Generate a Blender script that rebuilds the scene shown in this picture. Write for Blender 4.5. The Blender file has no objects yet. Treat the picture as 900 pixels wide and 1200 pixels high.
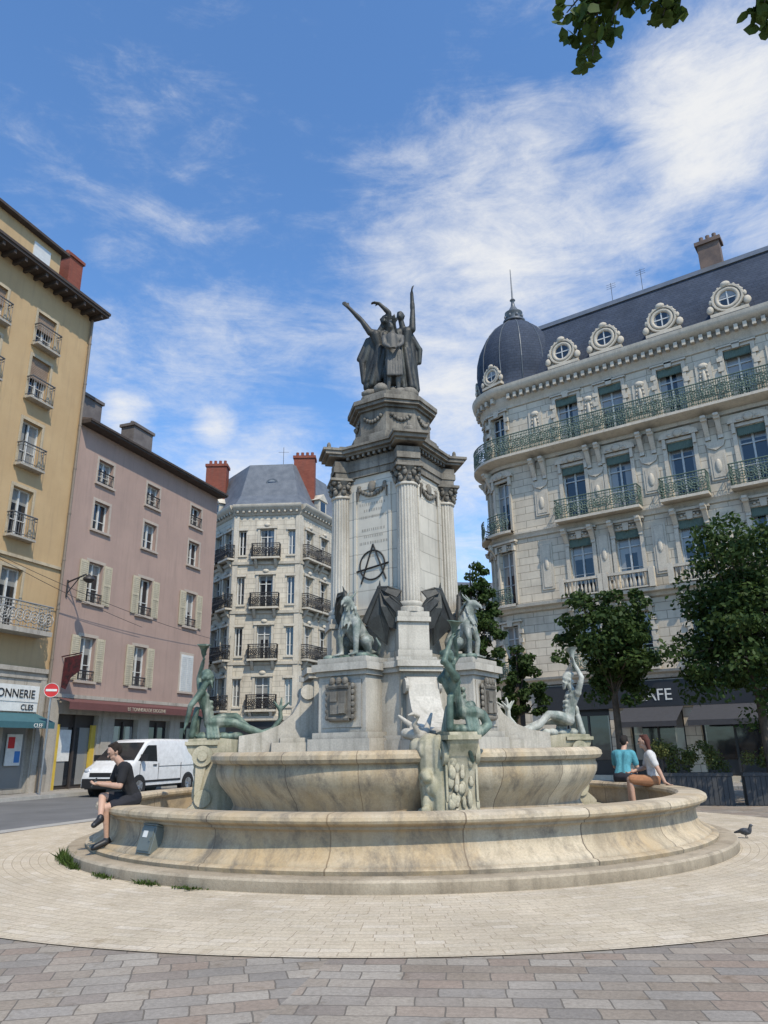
import bpy, math, random, bmesh
import numpy as np
from mathutils import Vector, Matrix
random.seed(7); np.random.seed(7)
sc=bpy.context.scene
COL=sc.collection
sin,cos,pi,rad=math.sin,math.cos,math.pi,math.radians
V=Vector
# ------------------------------------------------------------------ materials
def newmat(name):
    m=bpy.data.materials.new(name); m.use_nodes=True
    nt=m.node_tree; b=nt.nodes['Principled BSDF']; return m,nt,b
def N(nt,t,**k):
    n=nt.nodes.new(t)
    for a,v in k.items():
        if a.startswith('i_'):
            n.inputs[a[2:].replace('_',' ')].default_value=v
        else: setattr(n,a,v)
    return n
def ramp(nt,pts):
    r=nt.nodes.new('ShaderNodeValToRGB'); e=r.color_ramp.elements
    while len(e)>1: e.remove(e[-1])
    e[0].position=pts[0][0]; e[0].color=(*pts[0][1],1)
    for p,c in pts[1:]:
        x=e.new(p); x.color=(*c,1)
    return r
def g3(v): return (v,v,v)
def mixc(nt,fac,a,b,mode='MIX'):
    m=nt.nodes.new('ShaderNodeMix'); m.data_type='RGBA'; m.blend_type=mode
    L=nt.links
    for inp,val in ((m.inputs['Factor'],fac),(m.inputs[6],a),(m.inputs[7],b)):
        if isinstance(val,(int,float)): inp.default_value=val
        elif isinstance(val,tuple): inp.default_value=(*val,1)
        else: L.new(val,inp)
    return m.outputs[2]
def math_(nt,op,a,b=None,c=None):
    m=nt.nodes.new('ShaderNodeMath'); m.operation=op
    for i,val in enumerate((a,b,c)):
        if val is None: continue
        if isinstance(val,(int,float)): m.inputs[i].default_value=val
        else: nt.links.new(val,m.inputs[i])
    return m.outputs[0]
def mat(name,c1,c2=None,scale=2.0,rough=.8,bump=.15,bscale=25,metal=0,streak=0,sc_col=(.08,.07,.06),c3=None,mottle=.5,spec=.4,crease_dark=0):
    m,nt,b=newmat(name); L=nt.links
    tc=N(nt,'ShaderNodeTexCoord'); co=tc.outputs['Object']
    n=N(nt,'ShaderNodeTexNoise',i_Scale=scale,i_Detail=9,i_Roughness=.62); L.new(co,n.inputs['Vector'])
    c2=c2 or tuple(x*.72 for x in c1)
    pts=[(.36,c1),(.64,c2)]
    if c3: pts=[(.33,c1),(.5,c2),(.68,c3)]
    r=ramp(nt,pts); L.new(n.outputs['Fac'],r.inputs['Fac']); col=r.outputs['Color']
    n2=N(nt,'ShaderNodeTexNoise',i_Scale=bscale,i_Detail=6,i_Roughness=.7); L.new(co,n2.inputs['Vector'])
    r2=ramp(nt,[(.3,g3(1-.45*mottle)),(.6,g3(1)),(.75,g3(1+.15*mottle))]); L.new(n2.outputs['Fac'],r2.inputs['Fac'])
    col=mixc(nt,1.0,col,r2.outputs['Color'],'MULTIPLY')
    if streak>0:
        mp=N(nt,'ShaderNodeMapping'); mp.inputs['Scale'].default_value=(3.2,3.2,.28); L.new(co,mp.inputs['Vector'])
        n3=N(nt,'ShaderNodeTexNoise',i_Scale=1.6,i_Detail=8,i_Roughness=.65); L.new(mp.outputs[0],n3.inputs['Vector'])
        r3=ramp(nt,[(.5,g3(0)),(.68,g3(streak))]); L.new(n3.outputs['Fac'],r3.inputs['Fac'])
        col=mixc(nt,r3.outputs['Color'],col,sc_col)
    if crease_dark>0:  # base colour multiplied darker in creases found by the AO node
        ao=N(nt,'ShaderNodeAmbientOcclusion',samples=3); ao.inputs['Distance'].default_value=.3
        r4=ramp(nt,[(.35,g3(1-crease_dark)),(.85,g3(1))]); L.new(ao.outputs['AO'],r4.inputs['Fac'])
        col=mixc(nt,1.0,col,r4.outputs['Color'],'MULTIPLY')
    L.new(col,b.inputs['Base Color'])
    b.inputs['Roughness'].default_value=rough; b.inputs['Metallic'].default_value=metal
    b.inputs['Specular IOR Level'].default_value=spec
    if bump>0:
        bp=N(nt,'ShaderNodeBump',i_Strength=bump,i_Distance=.02); L.new(n2.outputs['Fac'],bp.inputs['Height']); L.new(bp.outputs[0],b.inputs['Normal'])
    return m
def plain(name,c,rough=.5,metal=0,spec=.5):
    return mat(name,c,tuple(x*.85 for x in c),scale=6,rough=rough,bump=.02,metal=metal,mottle=.15,spec=spec)
def masonry(name,c1,c2,bw,bh,mortar=.012,streak=.4,bump=.35,mcol=.55,sc_col=(.09,.08,.07)):
    m,nt,b=newmat(name); L=nt.links
    tc=N(nt,'ShaderNodeTexCoord'); sx=N(nt,'ShaderNodeSeparateXYZ'); L.new(tc.outputs['Object'],sx.inputs[0])
    cx=N(nt,'ShaderNodeCombineXYZ'); L.new(math_(nt,'ADD',sx.outputs[0],sx.outputs[1]),cx.inputs[0]); L.new(sx.outputs[2],cx.inputs[1])
    br=N(nt,'ShaderNodeTexBrick'); br.inputs['Scale'].default_value=1; br.inputs['Brick Width'].default_value=bw; br.inputs['Row Height'].default_value=bh
    br.inputs['Mortar Size'].default_value=mortar; br.inputs['Color1'].default_value=(*c1,1); br.inputs['Color2'].default_value=(*c2,1)
    br.inputs['Mortar'].default_value=(*[x*mcol for x in c2],1); L.new(cx.outputs[0],br.inputs['Vector'])
    n=N(nt,'ShaderNodeTexNoise',i_Scale=.8,i_Detail=10,i_Roughness=.65); L.new(tc.outputs['Object'],n.inputs['Vector'])
    r=ramp(nt,[(.3,g3(.76)),(.7,g3(1.12))]); L.new(n.outputs['Fac'],r.inputs['Fac'])
    col=mixc(nt,1.0,br.outputs['Color'],r.outputs['Color'],'MULTIPLY')
    mp=N(nt,'ShaderNodeMapping'); mp.inputs['Scale'].default_value=(2.5,2.5,.22); L.new(tc.outputs['Object'],mp.inputs['Vector'])
    n3=N(nt,'ShaderNodeTexNoise',i_Scale=1.6,i_Detail=8,i_Roughness=.65); L.new(mp.outputs[0],n3.inputs['Vector'])
    r3=ramp(nt,[(.5,g3(0)),(.72,g3(streak))]); L.new(n3.outputs['Fac'],r3.inputs['Fac'])
    col=mixc(nt,r3.outputs['Color'],col,sc_col)
    L.new(col,b.inputs['Base Color']); b.inputs['Roughness'].default_value=.85; b.inputs['Specular IOR Level'].default_value=.25
    bp=N(nt,'ShaderNodeBump',i_Strength=bump,i_Distance=.02); bp.invert=True
    L.new(br.outputs['Fac'],bp.inputs['Height']); L.new(bp.outputs[0],b.inputs['Normal'])
    return m

STONE_F=mat('fountain_stone',(.60,.515,.38),(.49,.41,.295),1.3,.8,.25,40,streak=.45,sc_col=(.18,.15,.105),crease_dark=.45)
STONE_S=mat('fountain_step_stone',(.46,.385,.28),(.33,.27,.19),1.6,.85,.3,40,streak=.5,sc_col=(.14,.115,.08),crease_dark=.4)
STONE_L=mat('monument_limestone',(.57,.53,.45),(.46,.425,.355),1.5,.8,.2,35,streak=.45,sc_col=(.16,.145,.12),crease_dark=.5)
STONE_D=mat('weathered_dark_stone',(.28,.255,.21),(.15,.135,.11),2.2,.85,.25,30,streak=.7,sc_col=(.05,.045,.038),crease_dark=.5)
STONE_W=mat('limescale_stone',(.56,.525,.45),(.44,.405,.34),2.0,.7,.2,30,streak=.55,sc_col=(.16,.15,.11),crease_dark=.4)
STONE_P=mat('pier_stained_stone',(.52,.465,.34),(.38,.35,.23),2.4,.7,.25,30,streak=.7,sc_col=(.14,.14,.08),crease_dark=.45)
BRONZE_D=mat('dark_bronze',(.030,.030,.028),(.058,.060,.056),3,.55,.2,40,metal=.3,streak=.25,sc_col=(.14,.165,.15))
BRONZE_G=mat('green_patina_bronze',(.04,.065,.05),(.085,.13,.10),3.2,.6,.2,40,metal=.2,streak=.65,sc_col=(.38,.39,.32),c3=(.19,.255,.21))
BRONZE_P=mat('pale_patina_bronze',(.17,.21,.185),(.40,.41,.36),3.2,.65,.2,40,streak=.65,sc_col=(.06,.075,.06),c3=(.56,.56,.50))
BRONZE_M=mat('grey_green_bronze',(.11,.145,.125),(.25,.275,.24),5,.65,.35,30,streak=.7,sc_col=(.05,.06,.05),c3=(.48,.48,.43),crease_dark=.4)
R_STONE=masonry('haussmann_stone',(.62,.55,.435),(.56,.49,.385),1.0,.36,.016,streak=.28,bump=.5,mcol=.58,sc_col=(.16,.135,.10))
R_TRIM=mat('haussmann_trim_stone',(.63,.56,.45),(.53,.47,.375),1.2,.8,.15,20,streak=.28,sc_col=(.22,.19,.15),crease_dark=.6)
M_STONE=masonry('corner_house_stone',(.62,.565,.46),(.56,.505,.41),.9,.33,.014,streak=.3,bump=.4,mcol=.65)
M_TRIM=mat('corner_house_trim',(.62,.57,.475),(.52,.475,.39),1.2,.8,.15,20,streak=.3,sc_col=(.2,.18,.15),crease_dark=.5)
TAN=mat('ochre_render',(.49,.345,.185),(.43,.295,.155),.5,.9,.08,60,streak=.25,sc_col=(.25,.18,.11),mottle=.25)
PINK=mat('mauve_render',(.39,.275,.225),(.33,.235,.195),.45,.9,.08,60,streak=.38,sc_col=(.21,.16,.135),mottle=.3)
GREYST=mat('grey_ground_floor_stone',(.44,.40,.34),(.35,.32,.27),1.0,.85,.15,25,streak=.4)
IRON_G=mat('green_painted_iron',(.13,.18,.14),(.085,.125,.10),4,.6,.05,40)
IRON_K=plain('black_iron',(.03,.03,.032),.5)
SLATE=masonry('slate_roof',(.040,.053,.08),(.052,.066,.095),.3,.16,.01,streak=.2,bump=.4,mcol=.5,sc_col=(.09,.105,.13))
ZINC=mat('grey_zinc_roof',(.10,.115,.13),(.15,.16,.17),1.5,.45,.05,20,metal=.3,streak=.3,sc_col=(.2,.2,.2))
BRICK=masonry('chimney_brick',(.26,.085,.055),(.20,.06,.04),.22,.075,.012,streak=.3,bump=.3,mcol=1.2)
WHITEP=plain('white_window_paint',(.60,.60,.57),.5)
SHUT=mat('cream_shutter_paint',(.58,.51,.37),(.48,.42,.30),3,.7,.05,30,streak=.25,crease_dark=.4)
DARKW=plain('dark_wood',(.05,.04,.035),.6)
EAVE=mat('brown_eave_wood',(.075,.055,.045),(.05,.038,.03),3,.8,.1,20)
BLACK=plain('black_paint',(.02,.02,.022),.45)
SHOPD=plain('dark_shopfront',(.025,.026,.03),.4)
TYRE=plain('tyre_rubber',(.02,.02,.02),.85)
CHROME=plain('alloy_rim',(.45,.46,.47),.3,.8)
VANW=plain('white_van_paint',(.70,.70,.69),.25)
RED=plain('red_paint',(.55,.02,.02),.5)
REDAWN=plain('dark_red_awning',(.13,.05,.045),.85)
TEAL=plain('teal_awning_cloth',(.04,.12,.14),.8)
WHITE=plain('white_sign',(.70,.70,.66),.5)
YEL=plain('yellow_panel',(.60,.42,.06),.5)
GREYB=plain('grey_box_paint',(.13,.15,.14),.5)
BARK=mat('tree_bark',(.10,.08,.06),(.06,.048,.036),6,.9,.5,20)
WOODP=plain('planter_grey',(.05,.052,.055),.7)

def glassmat():
    m,nt,b=newmat('window_glass'); L=nt.links
    tc=N(nt,'ShaderNodeTexCoord'); oi=N(nt,'ShaderNodeObjectInfo')
    sx=N(nt,'ShaderNodeSeparateXYZ'); L.new(tc.outputs['Generated'],sx.inputs[0])
    d=math_(nt,'ABSOLUTE',math_(nt,'SUBTRACT',sx.outputs[0],.5))
    cur=math_(nt,'GREATER_THAN',d,math_(nt,'MULTIPLY_ADD',oi.outputs['Random'],.5,.12))
    blind=math_(nt,'GREATER_THAN',sx.outputs[2],math_(nt,'SUBTRACT',1.45,math_(nt,'FRACT',math_(nt,'MULTIPLY',oi.outputs['Random'],7.3))))
    f=math_(nt,'MAXIMUM',cur,blind)
    w=N(nt,'ShaderNodeTexWave',i_Scale=9,i_Distortion=1.5); L.new(tc.outputs['Object'],w.inputs['Vector'])
    cc=mixc(nt,w.outputs['Fac'],(.16,.165,.165),(.30,.30,.28))
    L.new(mixc(nt,f,(.012,.015,.02),cc),b.inputs['Base Color'])
    b.inputs['Roughness'].default_value=.06; b.inputs['Specular IOR Level'].default_value=.9
    n=N(nt,'ShaderNodeTexNoise',i_Scale=1.2); L.new(tc.outputs['Object'],n.inputs['Vector'])
    bp=N(nt,'ShaderNodeBump',i_Strength=.08,i_Distance=.05); L.new(n.outputs['Fac'],bp.inputs['Height']); L.new(bp.outputs[0],b.inputs['Normal'])
    return m
GLASS=glassmat()
DGLASS=plain('dark_car_glass',(.015,.018,.02),.05,spec=.9)
def leafmat(name,a,bc):
    m,nt,b=newmat(name); L=nt.links
    tc=N(nt,'ShaderNodeTexCoord')
    n=N(nt,'ShaderNodeTexNoise',i_Scale=2.2,i_Detail=3); L.new(tc.outputs['Object'],n.inputs['Vector'])
    n2=N(nt,'ShaderNodeTexNoise',i_Scale=24,i_Detail=1); L.new(tc.outputs['Object'],n2.inputs['Vector'])
    s=math_(nt,'MULTIPLY_ADD',n2.outputs['Fac'],.5,math_(nt,'MULTIPLY',n.outputs['Fac'],.5))
    r=ramp(nt,[(.35,a),(.65,bc)]); L.new(s,r.inputs['Fac']); L.new(r.outputs[0],b.inputs['Base Color'])
    b.inputs['Roughness'].default_value=.6; b.inputs['Specular IOR Level'].default_value=.2
    tr=N(nt,'ShaderNodeBsdfTranslucent'); L.new(r.outputs[0],tr.inputs['Color'])
    mx=N(nt,'ShaderNodeMixShader'); mx.inputs[0].default_value=.3
    out=nt.nodes['Material Output']; L.new(b.outputs[0],mx.inputs[1]); L.new(tr.outputs[0],mx.inputs[2]); L.new(mx.outputs[0],out.inputs['Surface'])
    return m
LEAF=leafmat('tree_leaves',(.02,.042,.012),(.065,.105,.025))
LEAF2=leafmat('linden_leaves',(.035,.065,.012),(.09,.135,.03))
SHRUB=leafmat('shrub_leaves',(.05,.08,.02),(.14,.145,.045))

# ------------------------------------------------------------------ mesh builder
class B:
    def __init__(s): s.v=[];s.f=[];s.mi=[];s.M=Matrix.Identity(4);s.c=0
    def add(s,vs,fs):
        o=len(s.v)
        for p in vs: s.v.append(tuple(s.M@V(p)))
        for f in fs: s.f.append(tuple(i+o for i in f)); s.mi.append(s.c)
    def box(s,x0,x1,y0,y1,z0,z1):
        if x0>x1:x0,x1=x1,x0
        if y0>y1:y0,y1=y1,y0
        s.add([(x0,y0,z0),(x1,y0,z0),(x1,y1,z0),(x0,y1,z0),(x0,y0,z1),(x1,y0,z1),(x1,y1,z1),(x0,y1,z1)],
              [(0,3,2,1),(4,5,6,7),(0,1,5,4),(1,2,6,5),(2,3,7,6),(3,0,4,7)])
    def cyl(s,p0,p1,r0,r1=None,seg=12):
        r1=r0 if r1 is None else r1
        p0=V(p0);p1=V(p1);d=(p1-p0)
        if d.length<1e-6: return
        q=d.to_track_quat('Z','Y'); vs=[]
        for p,r in ((p0,r0),(p1,r1)):
            for i in range(seg):
                a=2*pi*i/seg; vs.append(tuple(p+q@V((r*cos(a),r*sin(a),0))))
        fs=[(i,(i+1)%seg,seg+(i+1)%seg,seg+i) for i in range(seg)]
        fs+=[tuple(range(seg-1,-1,-1)),tuple(range(seg,2*seg))]
        s.add(vs,fs)
    def lathe(s,prof,seg=48,c=(0,0),rf=None,a0=0,a1=2*pi):
        n=len(prof); full=abs(a1-a0-2*pi)<1e-6; m=seg if full else seg+1; vs=[]
        for j in range(m):
            a=a0+(a1-a0)*j/seg
            for (r,z) in prof:
                rr=rf(a,r,z) if rf else r
                vs.append((c[0]+rr*cos(a),c[1]+rr*sin(a),z))
        fs=[]
        for j in range(seg):
            k=(j+1)%m
            for i in range(n-1):
                fs.append((j*n+i,k*n+i,k*n+i+1,j*n+i+1))
        s.add(vs,fs)
    def prism(s,poly,z0,z1,cap=True):
        n=len(poly); vs=[(x,y,z0) for x,y in poly]+[(x,y,z1) for x,y in poly]
        fs=[(i,(i+1)%n,n+(i+1)%n,n+i) for i in range(n)]
        if cap: fs+=[tuple(range(n-1,-1,-1)),tuple(range(n,2*n))]
        s.add(vs,fs)
    def extr(s,poly,y0,y1):
        n=len(poly); vs=[(x,y0,z) for x,z in poly]+[(x,y1,z) for x,z in poly]
        fs=[(i,(i+1)%n,n+(i+1)%n,n+i) for i in range(n)]+[tuple(range(n-1,-1,-1)),tuple(range(n,2*n))]
        s.add(vs,fs)
    def extx(s,poly,x0,x1):
        n=len(poly); vs=[(x0,y,z) for y,z in poly]+[(x1,y,z) for y,z in poly]
        fs=[(i,(i+1)%n,n+(i+1)%n,n+i) for i in range(n)]+[tuple(range(n-1,-1,-1)),tuple(range(n,2*n))]
        s.add(vs,fs)
    def ell(s,c,r,seg=14,rings=8,q=None):
        c=V(c); vs=[]
        if isinstance(r,(int,float)): r=(r,r,r)
        for i in range(rings+1):
            t=pi*i/rings
            for j in range(seg):
                a=2*pi*j/seg; p=V((r[0]*sin(t)*cos(a),r[1]*sin(t)*sin(a),-r[2]*cos(t)))
                if q: p=q@p
                vs.append(tuple(c+p))
        fs=[]
        for i in range(rings):
            for j in range(seg):
                k=(j+1)%seg; fs.append((i*seg+j,i*seg+k,(i+1)*seg+k,(i+1)*seg+j))
        s.add(vs,fs)
    def torus(s,c,R,r,ax='Y',seg=20,sub=6,a0=0,a1=2*pi):
        vs=[];c=V(c)
        full=abs(a1-a0-2*pi)<1e-6; m=seg if full else seg+1
        for i in range(m):
            a=a0+(a1-a0)*i/seg
            for j in range(sub):
                b_=2*pi*j/sub; rr=R+r*cos(b_); h=r*sin(b_)
                p={'Y':(rr*cos(a),h,rr*sin(a)),'Z':(rr*cos(a),rr*sin(a),h),'X':(h,rr*cos(a),rr*sin(a))}[ax]
                vs.append(tuple(c+V(p)))
        fs=[]
        for i in range(seg):
            k=(i+1)%m
            for j in range(sub):
                l=(j+1)%sub; fs.append((i*sub+j,k*sub+j,k*sub+l,i*sub+l))
        s.add(vs,fs)
    def mesh(s,name,mats,smooth=None):
        me=bpy.data.meshes.new(name); me.from_pydata(s.v,[],s.f)
        if not isinstance(mats,(list,tuple)): mats=[mats]
        for m in mats: me.materials.append(m)
        if len(mats)>1: me.polygons.foreach_set('material_index',s.mi)
        bm=bmesh.new(); bm.from_mesh(me); bmesh.ops.recalc_face_normals(bm,faces=bm.faces); bm.to_mesh(me); bm.free()
        if smooth is not None:
            me.shade_smooth()
            try: me.set_sharp_from_angle(angle=rad(smooth))
            except Exception: pass
        me.update(); return me
    def obj(s,name,mats,parent=None,smooth=None,loc=(0,0,0),rot=0):
        return place(name,s.mesh(name,mats,smooth),parent,loc,rot)
def place(name,me,parent=None,loc=(0,0,0),rot=0,sxy=1):
    o=bpy.data.objects.new(name,me); COL.objects.link(o); o.location=loc; o.rotation_euler=(0,0,rot)
    if sxy!=1: o.scale=(sxy,sxy,1)
    if parent: o.parent=parent
    return o
def empty(name,loc,rot=0,label=None,cat=None,group=None,parent=None):
    o=bpy.data.objects.new(name,None); COL.objects.link(o); o.location=loc; o.rotation_euler=(0,0,rot); o.empty_display_size=.3
    if parent: o.parent=parent
    tag(o,label,cat,group); return o
def tag(o,label=None,cat=None,group=None,kind=None):
    if label:o['label']=label
    if cat:o['category']=cat
    if group:o['group']=group
    if kind:o['kind']=kind
    return o
def frame(x,y,a): return Matrix.Translation((x,y,0))@Matrix.Rotation(a,4,'Z')
def wall_open(b,x0,x1,z0,z1,ops,depth=.28):
    xs=sorted(set([x0,x1]+[o[0] for o in ops]+[o[1] for o in ops])); zs=sorted(set([z0,z1]+[o[2] for o in ops]+[o[3] for o in ops]))
    xs=[x for x in xs if x0-1e-6<=x<=x1+1e-6]; zs=[z for z in zs if z0-1e-6<=z<=z1+1e-6]
    for i in range(len(xs)-1):
        for j in range(len(zs)-1):
            xm=(xs[i]+xs[i+1])/2; zm=(zs[j]+zs[j+1])/2
            if any(o[0]<xm<o[1] and o[2]<zm<o[3] for o in ops): continue
            b.add([(xs[i],0,zs[j]),(xs[i+1],0,zs[j]),(xs[i+1],0,zs[j+1]),(xs[i],0,zs[j+1])],[(0,1,2,3)])
    for a,c,d,e in ops:
        b.add([(a,0,d),(a,0,e),(a,depth,e),(a,depth,d)],[(0,1,2,3)])
        b.add([(c,0,d),(c,0,e),(c,depth,e),(c,depth,d)],[(0,1,2,3)])
        b.add([(a,0,e),(c,0,e),(c,depth,e),(a,depth,e)],[(0,1,2,3)])
        b.add([(a,0,d),(c,0,d),(c,depth,d),(a,depth,d)],[(0,1,2,3)])
def text_mesh(txt,size,mat_,ext=.01,align='CENTER'):
    cu=bpy.data.curves.new('text','FONT'); cu.body=txt; cu.size=size; cu.extrude=ext; cu.align_x=align
    o=bpy.data.objects.new('t',cu); COL.objects.link(o)
    dg=bpy.context.evaluated_depsgraph_get(); me=bpy.data.meshes.new_from_object(o.evaluated_get(dg))
    bpy.data.objects.remove(o); me.materials.clear(); me.materials.append(mat_); return me
def put_text(name,txt,size,m,parent,loc,rotz,align='CENTER',ext=.008):
    o=place(name,text_mesh(txt,size,m,ext,align),parent,loc); o.rotation_euler=(pi/2,0,rotz); return o
WC={}
def window(parent,x,y,z,rot,w,h,fm=WHITEP,transom=True,shutter=None):
    key=(round(w,3),round(h,3),fm.name,transom)
    if key not in WC:
        b=B(); t=.06
        b.box(-w/2,-w/2+t,.14,.22,0,h); b.box(w/2-t,w/2,.14,.22,0,h)
        b.box(-w/2+t,w/2-t,.14,.22,h-t,h); b.box(-w/2+t,w/2-t,.14,.22,0,t)
        b.box(-.04,.04,.13,.215,t,h-t)
        if transom: b.box(-w/2+t,w/2-t,.135,.218,h*.72,h*.72+.05)
        b.box(-w/2+t,w/2-t,.15,.212,h*.36,h*.36+.03)
        fr=b.mesh('window',fm)
        b=B(); b.box(-w/2+.01,w/2-.01,.19,.20,.01,h-.01); gl=b.mesh('glass_pane',GLASS)
        WC[key]=(fr,gl)
    fr,gl=WC[key]
    o=place('window',fr,parent,(x,y,z),rot); place('glass_pane',gl,o)
    if shutter:
        sw=w/2
        k2=('sh',round(w,3),round(h,3),shutter.name)
        if k2 not in WC:
            b=B(); b.box(0,sw,-.05,-.012,0,h); 
            n=int(h/.09)
            for i in range(n): b.box(.05,sw-.05,-.062,-.048,.05+i*(h-.08)/n,.05+i*(h-.08)/n+.05)
            b.box(0,.045,-.07,-.05,0,h); b.box(sw-.045,sw,-.07,-.05,0,h); b.box(.05,sw-.05,-.071,-.05,h*.48,h*.53)
            WC[k2]=b.mesh('shutter',shutter)
        place('shutter',WC[k2],o,(w/2+.02,-.06,0)); place('shutter',WC[k2],o,(-w/2-.02-sw,-.06,0))
    return o
def rail(b,pts,z,h,sp=.12,bar=.012,orn=True):
    for (p,q) in zip(pts[:-1],pts[1:]):
        p=V((p[0],p[1],0));q=V((q[0],q[1],0)); L=(q-p).length; n=max(1,int(L/sp))
        b.cyl(p+V((0,0,z+h)),q+V((0,0,z+h)),.03,seg=6); b.cyl(p+V((0,0,z+.07)),q+V((0,0,z+.07)),.018,seg=4); b.cyl(p+V((0,0,z+h-.13)),q+V((0,0,z+h-.13)),.014,seg=4)
        for i in range(n+1):
            c=p.lerp(q,i/n); b.cyl(c+V((0,0,z)),c+V((0,0,z+h)),bar,seg=4)
        if orn:
            d=(q-p).normalized(); m=max(1,int(L/(sp*2.6)))
            for i in range(m):
                c=p.lerp(q,(i+.5)/m)+V((0,0,z+h*.47))
                for R in (h*.26,h*.14):
                    k=8
                    for j in range(k):
                        a=2*pi*j/k;a2=2*pi*(j+1)/k
                        b.cyl(c+d*R*cos(a)+V((0,0,R*sin(a))),c+d*R*cos(a2)+V((0,0,R*sin(a2))),.022,seg=4)
                b.ell(c,.05,6,4); b.ell(c+V((0,0,h*.38)),.04,5,3); b.ell(c-V((0,0,h*.36)),.04,5,3)
# ------------------------------------------------------------------ figures
def capsule(b,p0,r0,p1,r1,seg=10):
    p0=V(p0);p1=V(p1);d=p1-p0
    if d.length<1e-5: b.ell(p0,max(r0,r1),seg,6); return
    q=d.to_track_quat('Z','Y'); L=d.length; rings=[]
    for t in (90,60,30,0): rings.append((r0*cos(rad(t)),-r0*sin(rad(t))))
    for t in (0,30,60,90): rings.append((r1*cos(rad(t)),L+r1*sin(rad(t))))
    vs=[]
    for r,z in rings:
        r=max(r,1e-4)
        for j in range(seg):
            a=2*pi*j/seg; vs.append(tuple(p0+q@V((r*cos(a),r*sin(a),z))))
    n=len(rings); fs=[(i*seg+j,i*seg+(j+1)%seg,(i+1)*seg+(j+1)%seg,(i+1)*seg+j) for i in range(n-1) for j in range(seg)]
    fs+=[tuple(range(seg-1,-1,-1)),tuple((n-1)*seg+j for j in range(seg))]
    b.add(vs,fs)
def remesh(prims,voxel,name,mats,parent,loc=(0,0,0),rot=0,smooth=3):
    b=B()
    for p in prims:
        if p[0]=='c': capsule(b,*p[1:])
        elif p[0]=='e': b.ell(p[1],p[2],12,8,p[3] if len(p)>3 else None)
    me=bpy.data.meshes.new('tmp'); me.from_pydata(b.v,[],b.f)
    o=bpy.data.objects.new('tmp',me); COL.objects.link(o)
    r=o.modifiers.new('r','REMESH'); r.mode='VOXEL'; r.voxel_size=voxel
    if smooth: s_=o.modifiers.new('s','SMOOTH'); s_.iterations=smooth; s_.factor=.5
    dg=bpy.context.evaluated_depsgraph_get(); m2=bpy.data.meshes.new_from_object(o.evaluated_get(dg))
    bpy.data.objects.remove(o); m2.name=name; m2.materials.clear()
    for m in (mats if isinstance(mats,list) else [mats]): m2.materials.append(m)
    m2.shade_smooth()
    return place(name,m2,parent,loc,rot)
def chain(pts,rs): return [('c',pts[i],rs[i],pts[i+1],rs[i+1]) for i in range(len(pts)-1)]
def hand(w,d,n,s=1,curl=.5):
    w=V(w);d=V(d).normalized();n=V(n); n=(n-d*n.dot(d)).normalized(); sd=d.cross(n)
    P=[]
    for k in (-1,0,1): P.append(('c',w+sd*.018*k*s,.018*s,w+d*.075*s+sd*.026*k*s,.015*s))
    for i,(o,l) in enumerate(((-.033,.062),(-.011,.075),(.011,.07),(.033,.055))):
        a=w+d*.08*s+sd*o*s; m=a+(d*cos(curl*.6)+n*sin(curl*.6))*l*.55*s; e=m+(d*cos(curl*1.7)+n*sin(curl*1.7))*l*.5*s
        P+=chain([a,m,e],[.0105*s,.009*s,.0075*s])
    t=w+d*.02*s-sd*.03*s; t2=t+(d*.6-sd*.7+n*.3).normalized()*.04*s; t3=t2+(d*.9-sd*.2+n*.4).normalized()*.032*s
    P+=chain([t,t2,t3],[.014*s,.011*s,.009*s]); return P
def head(c,face,up,s=1):
    c=V(c);f=V(face).normalized();u=V(up).normalized();u=(u-f*u.dot(f)).normalized();r=f.cross(u)
    q=Matrix((r,f,u)).transposed().to_quaternion()
    P=[('e',c+u*.02*s,(.076*s,.095*s,.1*s),q),('e',c+f*.025*s-u*.055*s,(.055*s,.065*s,.062*s),q)]
    P+=[('c',c+f*.09*s+u*.01*s,.009*s,c+f*.113*s-u*.025*s,.015*s)]
    P+=[('c',c+f*.085*s+u*.035*s-r*.035*s,.012*s,c+f*.085*s+u*.035*s+r*.035*s,.012*s)]
    P+=[('c',c+f*.086*s-u*.06*s-r*.018*s,.009*s,c+f*.086*s-u*.06*s+r*.018*s,.009*s)]
    P+=[('e',c+f*.075*s-u*.095*s,(.02*s,.018*s,.016*s),q)]
    for k in (-1,1): P.append(('e',c+r*.077*k*s-u*.01*s,(.012*s,.02*s,.032*s),q))
    return P
def torso(che,pel,side,s=1,fat=0):
    che=V(che);pel=V(pel);side=V(side).normalized();ax=(che-pel).normalized();P=[]
    for k in (-1,1):
        P+=chain([che+side*.085*k*s-ax*.07*s,che.lerp(pel,.55)+side*.05*k*s,pel+side*.075*k*s],[(.1+fat)*s,(.08+fat)*s,(.098+fat)*s])
    P.append(('c',che-side*.15*s-ax*.02*s,(.062+fat)*s,che+side*.15*s-ax*.02*s,(.062+fat)*s))
    return P
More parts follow.
